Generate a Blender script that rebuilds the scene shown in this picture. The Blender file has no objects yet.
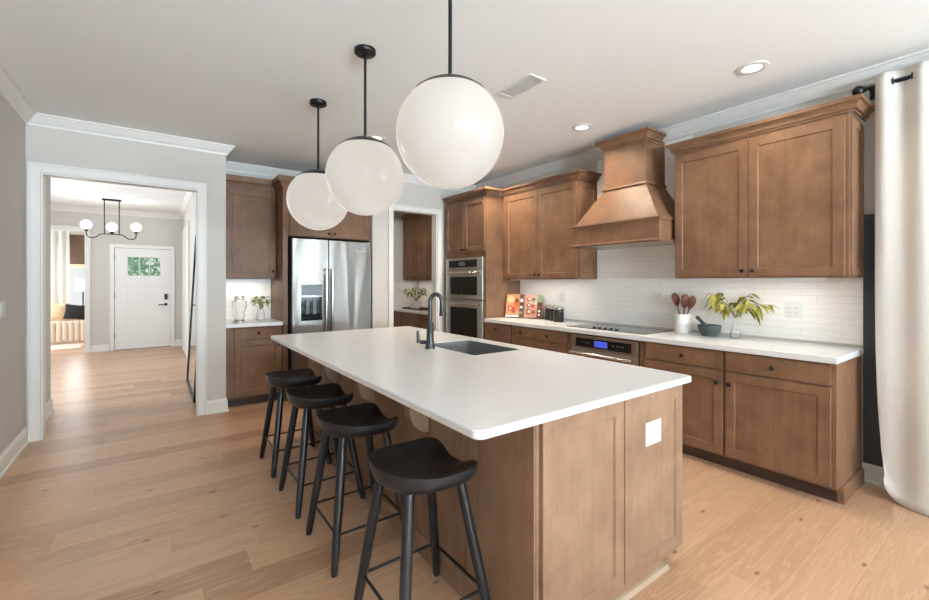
import bpy, bmesh, math, random
from mathutils import Vector, Matrix
random.seed(7)
SC = bpy.context.scene
COL = SC.collection
R = math.radians

# ------------------------------------------------------------------ camera
cam_data = bpy.data.cameras.new('camera')
cam = bpy.data.objects.new('camera', cam_data)
COL.objects.link(cam)
cam.location = (0, 0, 1.37)
cam.rotation_euler = (R(90), 0, R(-36))
cam_data.sensor_fit = 'HORIZONTAL'
cam_data.sensor_width = 36
cam_data.lens = 426 / 929 * 36
cam_data.shift_y = -18 / 929
cam_data.clip_start = 0.05
SC.camera = cam

# ------------------------------------------------------------------ world, exposure, daylight
SC.view_settings.view_transform = 'Standard'
SC.view_settings.look = 'None'
SC.view_settings.gamma = 1
SC.view_settings.use_curve_mapping = False
SC.view_settings.exposure = -0.47
w = bpy.data.worlds.new('world'); SC.world = w; w.use_nodes = True
bg = w.node_tree.nodes['Background']
sky = w.node_tree.nodes.new('ShaderNodeTexSky')
sky.sky_type = 'HOSEK_WILKIE'; sky.turbidity = 6; sky.ground_albedo = .4
sky.sun_direction = (-.3, .2, .9)
mixw = w.node_tree.nodes.new('ShaderNodeMixRGB'); mixw.inputs[0].default_value = .75
mixw.inputs[2].default_value = (1, 1, 1, 1)
w.node_tree.links.new(sky.outputs[0], mixw.inputs[1])
w.node_tree.links.new(mixw.outputs[0], bg.inputs[0])
bg.inputs[1].default_value = 1.4

def area(name, loc, rot, sx, sy, power, col=(1, 1, 1), spread=180):
    l = bpy.data.lights.new(name, 'AREA'); l.shape = 'RECTANGLE'
    l.size = sx; l.size_y = sy; l.energy = power; l.color = col; l.spread = R(spread)
    o = bpy.data.objects.new(name, l); COL.objects.link(o)
    o.location = loc; o.rotation_euler = rot
    return o
COOL = (.70, .87, 1.0)
sun = bpy.data.lights.new('sun', 'SUN'); sun.energy = 2.6; sun.angle = R(1); sun.color = (1, .96, .9)
suno = bpy.data.objects.new('sun', sun); COL.objects.link(suno); suno.rotation_euler = Vector((.05, .12, -1)).to_track_quat('-Z', 'Y').to_euler()
SC.cycles.diffuse_bounces = 10; SC.cycles.max_bounces = 16
area('daylight_glass_door', (4.0, -3.0, 1.2), (0, R(150), 0), 1.4, 3.4, 190, COOL)           # right wall glass doors, lamp tilted up to brighten the ceiling
area('daylight_rear_window', (.1, -6.95, 1.3), (R(167), 0, 0), 1.9, 1.4, 3350, COOL)          # unseen rear windows, lamps aimed upward as ceiling fill
area('daylight_rear_window', (2.8, -6.95, 1.3), (R(167), 0, 0), 1.2, 1.4, 1000, COOL)
area('foyer_fill_light', (-2.95, 7.5, 1.5), (0, R(-115), 0), 1.9, 2.0, 165, (.80, .90, 1))  # fill for the foyer, from an added window out of view
area('study_daylight_fill', (-1.9, 13.9, 1.45), (R(-90), 0, 0), 1.6, 1.7, 170, (.9, .95, 1))
area('study_daylight_fill', (-2.95, 12.5, 1.5), (0, R(-90), 0), 1.7, 1.5, 90, (.9, .95, 1))  # extra fill from an added side window, brightens the study

# ------------------------------------------------------------------ materials
def nm(name):
    m = bpy.data.materials.new(name); m.use_nodes = True
    nt = m.node_tree
    return m, nt, nt.nodes['Principled BSDF']
def lin(r, g, b):
    f = lambda c: (c / 255 / 12.92) if c / 255 <= .04045 else ((c / 255 + .055) / 1.055) ** 2.4
    return (f(r), f(g), f(b), 1)
def plain(name, rgb, rough=.5, metal=0, var=.04, scale=6, bump=0, bscale=200, coat=0, spec=.5):
    m, nt, p = nm(name)
    p.inputs['Roughness'].default_value = rough; p.inputs['Metallic'].default_value = metal
    p.inputs['Specular IOR Level'].default_value = spec
    if coat: p.inputs['Coat Weight'].default_value = coat; p.inputs['Coat Roughness'].default_value = .05
    tc = nt.nodes.new('ShaderNodeTexCoord')
    n = nt.nodes.new('ShaderNodeTexNoise'); n.inputs['Scale'].default_value = scale; n.inputs['Detail'].default_value = 4
    nt.links.new(tc.outputs['Object'], n.inputs['Vector'])
    r = nt.nodes.new('ShaderNodeValToRGB')
    c = lin(*rgb)
    r.color_ramp.elements[0].position = .3; r.color_ramp.elements[1].position = .7
    r.color_ramp.elements[0].color = tuple(max(0, x * (1 - var)) for x in c[:3]) + (1,)
    r.color_ramp.elements[1].color = tuple(min(1, x * (1 + var)) for x in c[:3]) + (1,)
    nt.links.new(n.outputs['Fac'], r.inputs['Fac']); nt.links.new(r.outputs['Color'], p.inputs['Base Color'])
    if bump:
        n2 = nt.nodes.new('ShaderNodeTexNoise'); n2.inputs['Scale'].default_value = bscale
        nt.links.new(tc.outputs['Object'], n2.inputs['Vector'])
        b = nt.nodes.new('ShaderNodeBump'); b.inputs['Strength'].default_value = bump; b.inputs['Distance'].default_value = .002
        nt.links.new(n2.outputs['Fac'], b.inputs['Height']); nt.links.new(b.outputs['Normal'], p.inputs['Normal'])
    return m
def math_node(nt, op, a, b=None, c=None):
    n = nt.nodes.new('ShaderNodeMath'); n.operation = op
    for i, v in enumerate((a, b, c)):
        if v is None: continue
        if isinstance(v, (int, float)): n.inputs[i].default_value = v
        else: nt.links.new(v, n.inputs[i])
    return n.outputs[0]
def mixc(nt, fac, a, b, mode='MIX'):
    n = nt.nodes.new('ShaderNodeMixRGB'); n.blend_type = mode
    for i, v in zip((0, 1, 2), (fac, a, b)):
        if isinstance(v, (int, float)): n.inputs[i].default_value = v
        elif isinstance(v, tuple): n.inputs[i].default_value = v
        else: nt.links.new(v, n.inputs[i])
    return n.outputs[0]
def ramp(nt, fac, stops):
    r = nt.nodes.new('ShaderNodeValToRGB')
    while len(r.color_ramp.elements) < len(stops): r.color_ramp.elements.new(.5)
    for e, (p, c) in zip(r.color_ramp.elements, stops): e.position = p; e.color = c
    nt.links.new(fac, r.inputs['Fac'])
    return r.outputs['Color']

def wood_cabinet(name='stained_maple', a=(98, 69, 48), b=(132, 98, 73)):
    m, nt, p = nm(name)
    tc = nt.nodes.new('ShaderNodeTexCoord'); geo = nt.nodes.new('ShaderNodeNewGeometry')
    mp = nt.nodes.new('ShaderNodeMapping'); mp.inputs['Scale'].default_value = (26, 26, 1.6)
    nt.links.new(geo.outputs['Position'], mp.inputs['Vector'])
    n1 = nt.nodes.new('ShaderNodeTexNoise'); n1.inputs['Scale'].default_value = 1.3; n1.inputs['Detail'].default_value = 6
    n1.inputs['Distortion'].default_value = .6
    nt.links.new(mp.outputs[0], n1.inputs['Vector'])
    n2 = nt.nodes.new('ShaderNodeTexNoise'); n2.inputs['Scale'].default_value = 5.5; n2.inputs['Detail'].default_value = 7; n2.inputs['Roughness'].default_value = .6
    nt.links.new(geo.outputs['Position'], n2.inputs['Vector'])
    f = math_node(nt, 'ADD', math_node(nt, 'MULTIPLY', n1.outputs['Fac'], .26), math_node(nt, 'MULTIPLY', n2.outputs['Fac'], .74))
    nt.links.new(ramp(nt, f, [(.30, lin(*a)), (.70, lin(*b))]), p.inputs['Base Color'])
    p.inputs['Roughness'].default_value = .48
    p.inputs['Specular IOR Level'].default_value = .36
    return m
def floor_mat():
    m, nt, p = nm('oak_planks')
    geo = nt.nodes.new('ShaderNodeNewGeometry')
    sx = nt.nodes.new('ShaderNodeSeparateXYZ'); nt.links.new(geo.outputs['Position'], sx.inputs[0])
    X, Y = sx.outputs['X'], sx.outputs['Y']
    W = .19
    row = math_node(nt, 'FLOOR', math_node(nt, 'DIVIDE', math_node(nt, 'ADD', Y, 20), W))
    wn = nt.nodes.new('ShaderNodeTexWhiteNoise'); wn.noise_dimensions = '1D'; nt.links.new(row, wn.inputs['W'])
    xo = math_node(nt, 'ADD', math_node(nt, 'ADD', X, 30), math_node(nt, 'MULTIPLY', wn.outputs['Value'], 7.3))
    L = 1.75
    colu = math_node(nt, 'FLOOR', math_node(nt, 'DIVIDE', xo, L))
    idn = math_node(nt, 'ADD', math_node(nt, 'MULTIPLY', row, 17.31), math_node(nt, 'MULTIPLY', colu, 5.77))
    w2 = nt.nodes.new('ShaderNodeTexWhiteNoise'); w2.noise_dimensions = '1D'; nt.links.new(idn, w2.inputs['W'])
    rnd = w2.outputs['Value']
    fy = math_node(nt, 'FRACT', math_node(nt, 'DIVIDE', math_node(nt, 'ADD', Y, 20), W))
    fx = math_node(nt, 'FRACT', math_node(nt, 'DIVIDE', xo, L))
    # seams
    dy = math_node(nt, 'MINIMUM', fy, math_node(nt, 'SUBTRACT', 1, fy))
    dx = math_node(nt, 'MINIMUM', fx, math_node(nt, 'SUBTRACT', 1, fx))
    sy = math_node(nt, 'LESS_THAN', dy, .010); sxx = math_node(nt, 'LESS_THAN', dx, .0012)
    seam_highlight = math_node(nt, 'MAXIMUM', sy, sxx)
    # grain coordinates
    cb = nt.nodes.new('ShaderNodeCombineXYZ')
    nt.links.new(math_node(nt, 'MULTIPLY', X, .62), cb.inputs[0])
    nt.links.new(math_node(nt, 'ADD', math_node(nt, 'MULTIPLY', Y, 8.5), math_node(nt, 'MULTIPLY', rnd, 40)), cb.inputs[1])
    nt.links.new(math_node(nt, 'MULTIPLY', rnd, 91), cb.inputs[2])
    n1 = nt.nodes.new('ShaderNodeTexNoise'); n1.inputs['Scale'].default_value = 1.1; n1.inputs['Detail'].default_value = 5
    nt.links.new(cb.outputs[0], n1.inputs['Vector'])
    rings = math_node(nt, 'SINE', math_node(nt, 'MULTIPLY', n1.outputs['Fac'], 80))
    ringm = math_node(nt, 'POWER', math_node(nt, 'MAXIMUM', rings, 0), 3)
    cb2 = nt.nodes.new('ShaderNodeCombineXYZ')
    nt.links.new(math_node(nt, 'MULTIPLY', X, 5), cb2.inputs[0]); nt.links.new(math_node(nt, 'MULTIPLY', Y, 130), cb2.inputs[1]); nt.links.new(rnd, cb2.inputs[2])
    n2 = nt.nodes.new('ShaderNodeTexNoise'); n2.inputs['Scale'].default_value = 1; n2.inputs['Detail'].default_value = 3
    nt.links.new(cb2.outputs[0], n2.inputs['Vector'])
    base = ramp(nt, rnd, [(0, lin(162, 124, 95)), (.45, lin(192, 153, 122)), (.8, lin(199, 161, 131)), (1, lin(174, 135, 105))])
    n3 = nt.nodes.new('ShaderNodeTexNoise'); n3.inputs['Scale'].default_value = 1.6; n3.inputs['Detail'].default_value = 3
    nt.links.new(cb.outputs[0], n3.inputs['Vector'])
    c = mixc(nt, math_node(nt, 'MULTIPLY', math_node(nt, 'SUBTRACT', n3.outputs['Fac'], .35), .9), base, lin(156, 116, 84))
    c = mixc(nt, math_node(nt, 'MULTIPLY', n2.outputs['Fac'], .22), c, lin(214, 172, 136))
    c = mixc(nt, math_node(nt, 'MULTIPLY', ringm, .3), c, lin(222, 188, 156))
    # knots
    vo = nt.nodes.new('ShaderNodeTexVoronoi'); vo.voronoi_dimensions = '2D'; vo.inputs['Scale'].default_value = 1.45
    cb3 = nt.nodes.new('ShaderNodeCombineXYZ')
    nt.links.new(math_node(nt, 'MULTIPLY', X, .9), cb3.inputs[0]); nt.links.new(math_node(nt, 'MULTIPLY', Y, 2.0), cb3.inputs[1])
    nt.links.new(cb3.outputs[0], vo.inputs['Vector'])
    kn = nt.nodes.new('ShaderNodeMapRange'); kn.inputs[1].default_value = .012; kn.inputs[2].default_value = .036; kn.inputs[3].default_value = .75; kn.inputs[4].default_value = 0
    nt.links.new(vo.outputs['Distance'], kn.inputs[0])
    c = mixc(nt, kn.outputs[0], c, lin(84, 52, 32))
    c = mixc(nt, math_node(nt, 'MULTIPLY', seam_highlight, .38), c, lin(222, 186, 150))  # pale bevel highlights along the seams, put into the plank colour
    nt.links.new(c, p.inputs['Base Color'])
    p.inputs['Roughness'].default_value = .33
    p.inputs['Specular IOR Level'].default_value = .5
    b = nt.nodes.new('ShaderNodeBump'); b.inputs['Strength'].default_value = .12; b.inputs['Distance'].default_value = .002
    nt.links.new(n2.outputs['Fac'], b.inputs['Height']); nt.links.new(b.outputs['Normal'], p.inputs['Normal'])
    return m
def steel_mat(name, rgb=(186, 187, 190), rough=.26, wave=.25):
    m, nt, p = nm(name)
    p.inputs['Metallic'].default_value = 1; p.inputs['Base Color'].default_value = lin(*rgb)
    geo = nt.nodes.new('ShaderNodeNewGeometry')
    mp = nt.nodes.new('ShaderNodeMapping'); mp.inputs['Scale'].default_value = (5, 5, .9)
    nt.links.new(geo.outputs['Position'], mp.inputs['Vector'])
    n = nt.nodes.new('ShaderNodeTexNoise'); n.inputs['Scale'].default_value = .8; n.inputs['Detail'].default_value = 1
    n.inputs['Distortion'].default_value = .8
    nt.links.new(mp.outputs[0], n.inputs['Vector'])
    b = nt.nodes.new('ShaderNodeBump'); b.inputs['Strength'].default_value = wave; b.inputs['Distance'].default_value = .05
    nt.links.new(n.outputs['Fac'], b.inputs['Height'])
    mp2 = nt.nodes.new('ShaderNodeMapping'); mp2.inputs['Scale'].default_value = (3, 3, 240)
    nt.links.new(geo.outputs['Position'], mp2.inputs['Vector'])
    n2 = nt.nodes.new('ShaderNodeTexNoise'); n2.inputs['Scale'].default_value = 1
    nt.links.new(mp2.outputs[0], n2.inputs['Vector'])
    b2 = nt.nodes.new('ShaderNodeBump'); b2.inputs['Strength'].default_value = .04; b2.inputs['Distance'].default_value = .001
    nt.links.new(n2.outputs['Fac'], b2.inputs['Height']); nt.links.new(b.outputs['Normal'], b2.inputs['Normal'])
    nt.links.new(b2.outputs['Normal'], p.inputs['Normal'])
    p.inputs['Roughness'].default_value = rough
    return m
def tile_mat():
    m, nt, p = nm('white_ledger_tile')
    geo = nt.nodes.new('ShaderNodeNewGeometry')
    s = nt.nodes.new('ShaderNodeSeparateXYZ'); nt.links.new(geo.outputs['Position'], s.inputs[0])
    cb = nt.nodes.new('ShaderNodeCombineXYZ')
    nt.links.new(math_node(nt, 'ADD', s.outputs['X'], s.outputs['Y']), cb.inputs[0]); nt.links.new(s.outputs['Z'], cb.inputs[1])
    br = nt.nodes.new('ShaderNodeTexBrick'); br.inputs['Scale'].default_value = 1
    br.inputs['Brick Width'].default_value = .24; br.inputs['Row Height'].default_value = .0508
    br.inputs['Mortar Size'].default_value = .0022; br.inputs['Bias'].default_value = 0; br.offset = .43
    br.inputs['Color1'].default_value = (.35, .35, .35, 1); br.inputs['Color2'].default_value = (1, 1, 1, 1); br.inputs['Mortar'].default_value = (0, 0, 0, 1)
    nt.links.new(cb.outputs[0], br.inputs['Vector'])
    mp = nt.nodes.new('ShaderNodeMapping'); mp.inputs['Scale'].default_value = (7, 28, 1); nt.links.new(cb.outputs[0], mp.inputs['Vector'])
    n = nt.nodes.new('ShaderNodeTexNoise'); n.inputs['Scale'].default_value = 1.5; n.inputs['Detail'].default_value = 3
    nt.links.new(mp.outputs[0], n.inputs['Vector'])
    h = math_node(nt, 'ADD', math_node(nt, 'MULTIPLY', br.outputs['Color'], .45), n.outputs['Fac'])
    b = nt.nodes.new('ShaderNodeBump'); b.inputs['Strength'].default_value = .55; b.inputs['Distance'].default_value = .006
    nt.links.new(h, b.inputs['Height']); nt.links.new(b.outputs['Normal'], p.inputs['Normal'])
    nt.links.new(mixc(nt, br.outputs['Fac'], lin(236, 233, 229), lin(222, 219, 215)), p.inputs['Base Color'])
    p.inputs['Roughness'].default_value = .3
    return m
def emit(name, rgb, strength, base=(240, 235, 228), rough=.12):
    m, nt, p = nm(name)
    p.inputs['Base Color'].default_value = lin(*base); p.inputs['Roughness'].default_value = rough
    p.inputs['Emission Color'].default_value = lin(*rgb); p.inputs['Emission Strength'].default_value = strength
    return m
def glass(name, rgb=(254, 254, 254), rough=0.0):
    m, nt, p = nm(name)
    p.inputs['Base Color'].default_value = lin(*rgb); p.inputs['Transmission Weight'].default_value = 1
    p.inputs['Roughness'].default_value = rough; p.inputs['IOR'].default_value = 1.45
    return m
def pane_mat():
    m, nt, p = nm('window_pane')
    tr = nt.nodes.new('ShaderNodeBsdfTransparent'); mx = nt.nodes.new('ShaderNodeMixShader')
    fr = nt.nodes.new('ShaderNodeFresnel'); fr.inputs[0].default_value = 1.3
    p.inputs['Roughness'].default_value = .02; p.inputs['Base Color'].default_value = (.9, .95, .95, 1)
    nt.links.new(fr.outputs[0], mx.inputs[0]); nt.links.new(tr.outputs[0], mx.inputs[1]); nt.links.new(p.outputs[0], mx.inputs[2])
    nt.links.new(mx.outputs[0], nt.nodes['Material Output'].inputs[0])
    return m
def fabric(name, rgb, scale=500, strength=.35):
    m, nt, p = nm(name)
    geo = nt.nodes.new('ShaderNodeNewGeometry')
    mpz = nt.nodes.new('ShaderNodeMapping'); mpz.inputs['Scale'].default_value = (30, 30, 260); nt.links.new(geo.outputs['Position'], mpz.inputs['Vector'])
    mpv = nt.nodes.new('ShaderNodeMapping'); mpv.inputs['Scale'].default_value = (260, 260, 12); nt.links.new(geo.outputs['Position'], mpv.inputs['Vector'])
    a = nt.nodes.new('ShaderNodeTexNoise'); a.inputs['Scale'].default_value = 1; nt.links.new(mpz.outputs[0], a.inputs['Vector'])
    b_ = nt.nodes.new('ShaderNodeTexNoise'); b_.inputs['Scale'].default_value = 1; nt.links.new(mpv.outputs[0], b_.inputs['Vector'])
    h = math_node(nt, 'ADD', a.outputs['Fac'], b_.outputs['Fac'])
    b = nt.nodes.new('ShaderNodeBump'); b.inputs['Strength'].default_value = strength; b.inputs['Distance'].default_value = .002
    nt.links.new(h, b.inputs['Height']); nt.links.new(b.outputs['Normal'], p.inputs['Normal'])
    c = lin(*rgb)
    nt.links.new(mixc(nt, math_node(nt, 'MULTIPLY', h, .5), tuple(x * .9 for x in c[:3]) + (1,), c), p.inputs['Base Color'])
    p.inputs['Roughness'].default_value = .9; p.inputs['Specular IOR Level'].default_value = .2
    return m

WOOD = wood_cabinet()
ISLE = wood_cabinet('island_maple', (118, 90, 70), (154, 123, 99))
FLOOR = floor_mat()
WALL = plain('greige_wall_paint', (197, 192, 185), .75, var=.012, scale=1.5, bump=.05, bscale=300)
CEIL = plain('ceiling_paint', (236, 239, 239), .85, var=.008, scale=1)
TRIM = plain('white_trim_paint', (222, 219, 214), .4, var=.008)
NAVY = plain('navy_panel_paint', (52, 55, 63), .5, var=.05)
QUARTZ = plain('white_quartz', (222, 222, 222), .24, var=.012, scale=14, spec=.36)
STEEL = steel_mat('brushed_steel', (152, 149, 145), .31, .34)
STEEL2 = steel_mat('oven_steel', (190, 186, 180), .3, .04)
CHROME = steel_mat('polished_steel', (205, 203, 200), .16, .02)
BLACKM = plain('black_metal', (26, 25, 24), .38, metal=.4)
BRONZE = plain('dark_bronze', (38, 30, 26), .35, metal=.6)
GUN = plain('gunmetal_faucet', (66, 66, 66), .36, metal=.6)
BLACKG = plain('black_glass', (18, 19, 22), .06)
COOKG = plain('ceramic_glass', (60, 60, 62), .04, spec=.9)
BLACKW = plain('black_stained_wood', (28, 29, 33), .3, var=.25, scale=22, bump=.18, bscale=60)
BLACKL = plain('black_seat_top', (24, 23, 23), .4, var=.6, scale=18, bump=.2, bscale=50)
GASKET = plain('black_gasket', (20, 20, 21), .6)
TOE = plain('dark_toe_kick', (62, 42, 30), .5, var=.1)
SINKM = plain('granite_sink', (104, 104, 104), .5, var=.1, scale=60)
TILE = tile_mat()
GLOBE = emit('opal_glass', (255, 247, 237), .72, (120, 116, 112), .08)
BULB = emit('frosted_bulb_glass', (255, 250, 244), 1.5, (250, 248, 245))
LED = emit('led_lens', (255, 250, 240), 2.4)
PLATE = plain('white_plastic', (218, 218, 216), .6, spec=.25)
SLOT = plain('grey_slot', (110, 110, 110), .5)
GLASS = glass('clear_glass')
PANE = pane_mat()
LEAF = plain('yellow_green_leaf', (136, 130, 40), .5, var=.35, scale=30)
LEAF2 = plain('olive_leaf', (120, 122, 50), .5, var=.4, scale=30)
TREE = plain('sunlit_foliage', (188, 232, 200), .6, var=.25, scale=9)
TREE.node_tree.nodes['Principled BSDF'].inputs['Transmission Weight'].default_value = .25
STEM = plain('plant_stem', (96, 92, 48), .6)
CERAMIC = plain('white_ceramic', (238, 236, 232), .3)
STONE = plain('green_granite', (58, 64, 60), .5, var=.25, scale=70)
SPOON = plain('red_brown_wood', (104, 56, 40), .45, var=.3, scale=30)
LINEN = fabric('linen_curtain', (206, 201, 194), strength=.6)
SOFAM = fabric('cream_upholstery', (226, 208, 188))
BLACKF = fabric('black_cushion', (44, 42, 42))
TANF = fabric('tan_cushion', (206, 180, 146))
BROWNF = fabric('brown_shade_fabric', (98, 78, 66))
RUGM = fabric('pale_rug', (222, 208, 196))
SHADE = emit('lamp_shade', (255, 244, 226), .75, (245, 238, 228), .8)
PAGE = plain('paper_pages', (240, 232, 214), .8)
ORANGE = plain('orange_print', (206, 140, 100), .45, var=.15, scale=40)
ORANGE2 = plain('deep_orange_print', (196, 104, 62), .45, var=.15, scale=40)
CREAM = plain('cream_print', (214, 196, 140), .45)
REDP = plain('red_print', (164, 76, 62), .45, var=.2, scale=60)
GREENP = plain('green_print', (126, 152, 126), .45)
PINKP = plain('salmon_print', (208, 160, 134), .45, var=.15, scale=50)
DARKP = plain('dark_print', (92, 62, 56), .45)
WHITEP = plain('white_print', (240, 238, 234), .45)
BLUED = emit('oven_display', (90, 110, 235), .8, (40, 50, 140))
GREYD = plain('dispenser_screen', (86, 92, 100), .15)
MIRROR = steel_mat('mirror_glass', (235, 236, 236), .01, 0)
TRAY = plain('dark_tray', (48, 38, 34), .4)

# ------------------------------------------------------------------ builders
ORI = {}
class MB:
    def __init__(s): s.v = []; s.f = []; s.sm = []; s.mi = []; s.cur = 0
    def mat(s, i): s.cur = i; return s
    def add(s, vs, fs, smooth=False):
        o = len(s.v); s.v += [tuple(v) for v in vs]
        for f in fs: s.f.append(tuple(i + o for i in f)); s.sm.append(smooth); s.mi.append(s.cur)
        return s
    def box(s, x0, x1, y0, y1, z0, z1):
        return s.add([(x, y, z) for z in (z0, z1) for y in (y0, y1) for x in (x0, x1)],
                     [(0, 2, 3, 1), (4, 5, 7, 6), (0, 1, 5, 4), (2, 6, 7, 3), (0, 4, 6, 2), (1, 3, 7, 5)])
    def fbox(s, M, u0, u1, v0, v1, n0, n1):
        return s.add([M(u, v, n) for n in (n0, n1) for v in (v0, v1) for u in (u0, u1)],
                     [(0, 2, 3, 1), (4, 5, 7, 6), (0, 1, 5, 4), (2, 6, 7, 3), (0, 4, 6, 2), (1, 3, 7, 5)])
    def rings(s, rs, cap0=True, cap1=True, smooth=True, loop=False):
        n = len(rs[0]); vs = [p for r in rs for p in r]; fs = []
        m = len(rs)
        for i in range(m if loop else m - 1):
            for j in range(n):
                a = i * n + j; b = i * n + (j + 1) % n; i2 = (i + 1) % m
                fs.append((a, b, i2 * n + (j + 1) % n, i2 * n + j))
        s.add(vs, fs, smooth)
        if not loop:
            if cap0: s.add(rs[0], [tuple(range(n))])
            if cap1: s.add(rs[-1], [tuple(range(n))])
        return s
    def lathe(s, prof, c=(0, 0, 0), seg=24, ax='z', cap=True, M=None):
        rs = []
        for r, h in prof:
            ring = []
            for k in range(seg):
                a = 2 * math.pi * k / seg; p, q = r * math.cos(a), r * math.sin(a)
                if M: ring.append(M(c[0] + p, c[1] + q, h))
                elif ax == 'z': ring.append((c[0] + p, c[1] + q, c[2] + h))
                elif ax == 'x': ring.append((c[0] + h, c[1] + p, c[2] + q))
                else: ring.append((c[0] + p, c[1] + h, c[2] + q))
            rs.append(ring)
        return s.rings(rs, cap, cap)
    def tube(s, pts, r, seg=10, cap=True, loop=False):
        pts = [Vector(p) for p in pts]; n = len(pts); rs = []; up = None
        rad = r if isinstance(r, (list, tuple)) else [r] * n
        for i, p in enumerate(pts):
            if loop: t = pts[(i + 1) % n] - pts[i - 1]
            else: t = pts[min(i + 1, n - 1)] - pts[max(i - 1, 0)]
            t.normalize()
            if up is None:
                up = Vector((0, 0, 1)) if abs(t.z) < .9 else Vector((1, 0, 0))
            a = t.cross(up)
            if a.length < 1e-5: a = t.orthogonal()
            a.normalize(); b = a.cross(t); up = b
            rs.append([tuple(p + rad[i] * (math.cos(2 * math.pi * k / seg) * a + math.sin(2 * math.pi * k / seg) * b)) for k in range(seg)])
        return s.rings(rs, cap, cap, True, loop)
    def sphere(s, c, r, seg=32, ring=18, a0=0, a1=math.pi, sc=(1, 1, 1)):
        prof = []
        for i in range(ring + 1):
            a = a0 + (a1 - a0) * i / ring
            prof.append((max(r * math.sin(a), 1e-4), r * math.cos(a)))
        rs = [[(c[0] + sc[0] * p * math.cos(2 * math.pi * k / seg), c[1] + sc[1] * p * math.sin(2 * math.pi * k / seg), c[2] + sc[2] * h) for k in range(seg)] for p, h in prof]
        return s.rings(rs)
    def shaker(s, M, u0, u1, v0, v1, n0, t=.02, fw=.06, ch=.005, rec=.008):
        def ring(d, n): return [M(u0 + d, v0 + d, n), M(u1 - d, v0 + d, n), M(u1 - d, v1 - d, n), M(u0 + d, v1 - d, n)]
        e = .002
        return s.rings([ring(0, n0), ring(0, n0 + t - e), ring(e, n0 + t), ring(fw, n0 + t), ring(fw + ch, n0 + t - rec), ring(fw + ch + .001, n0 + t - rec)], smooth=False)
    def sweep(s, path, prof, closed=False, side=1, cap=True):
        n = len(path); rs = []
        P = [Vector((p[0], p[1])) for p in path]
        for i in range(n):
            d0 = d1 = None
            if closed or i > 0: d0 = (P[i] - P[i - 1]).normalized()
            if closed or i < n - 1: d1 = (P[(i + 1) % n] - P[i]).normalized()
            if d0 is None: d0 = d1
            if d1 is None: d1 = d0
            n0 = Vector((-d0.y, d0.x)) * side; n1 = Vector((-d1.y, d1.x)) * side
            m = (n0 + n1); m /= max(m.dot(n0), .2) if m.length > 1e-6 else 1
            rs.append([(P[i].x + m.x * o, P[i].y + m.y * o, z) for o, z in prof])
        return s.rings(rs, cap, cap, False, closed)
    def build(s, name, mats, parent=None, bevel=0, segs=2, ori=None):
        if not isinstance(mats, (list, tuple)): mats = [mats]
        o3 = Vector(ori if ori is not None else (ORI[parent.name] if parent else (0, 0, 0)))
        me = bpy.data.meshes.new(name)
        me.from_pydata([tuple(Vector(v) - o3) for v in s.v], [], s.f)
        for m in mats: me.materials.append(m)
        me.polygons.foreach_set('use_smooth', s.sm); me.polygons.foreach_set('material_index', s.mi)
        bm = bmesh.new(); bm.from_mesh(me)
        bmesh.ops.remove_doubles(bm, verts=bm.verts, dist=1e-6)
        bmesh.ops.recalc_face_normals(bm, faces=bm.faces)
        bm.to_mesh(me); bm.free(); me.update()
        ob = bpy.data.objects.new(name, me); COL.objects.link(ob)
        if parent: ob.parent = parent
        else: ob.location = o3
        ORI[ob.name] = tuple(o3)
        if any(s.sm):
            try: me.set_sharp_from_angle(angle=R(50))
            except Exception: pass
        if bevel:
            md = ob.modifiers.new('edge', 'BEVEL'); md.width = bevel; md.segments = segs; md.limit_method = 'ANGLE'; md.angle_limit = R(50)
        return ob
def tag(o, label, cat, group=None, kind=None):
    o['label'] = label; o['category'] = cat
    if group: o['group'] = group
    if kind: o['kind'] = kind
    return o
def thing(name, label, cat, loc, group=None, rz=0):
    o = bpy.data.objects.new(name, None); COL.objects.link(o); o.location = loc
    o.empty_display_size = .1; o.rotation_euler = (0, 0, rz)
    ORI[o.name] = tuple(loc)
    return tag(o, label, cat, group)
def struct(name, mb, mat, bevel=0):
    o = mb.build(name, mat, bevel=bevel); o['kind'] = 'structure'; return o
def copy_tree(root, loc, label, rz=None):
    r = root.copy(); COL.objects.link(r); r.location = loc; r['label'] = label
    if rz is not None: r.rotation_euler = (0, 0, rz)
    for ch in list(root.children):
        c = ch.copy(); COL.objects.link(c); c.parent = r
        for g in list(ch.children):
            d = g.copy(); COL.objects.link(d); d.parent = c
    return r
def FX(x): return lambda u, v, n: (x - n, u, v)      # faces -X, u along Y
def FY(y): return lambda u, v, n: (u, y - n, v)      # faces -Y, u along X
def B(x0, x1, y0, y1, z0, z1): return MB().box(x0, x1, y0, y1, z0, z1)

CH = 2.81
# ------------------------------------------------------------------ shell
struct('floor', B(-3.1, 4.2, -7.2, 14.2, -.12, 0), FLOOR)
struct('ceiling', B(-3.1, 4.2, -7.2, 14.2, CH, CH + .1), CEIL)
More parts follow.
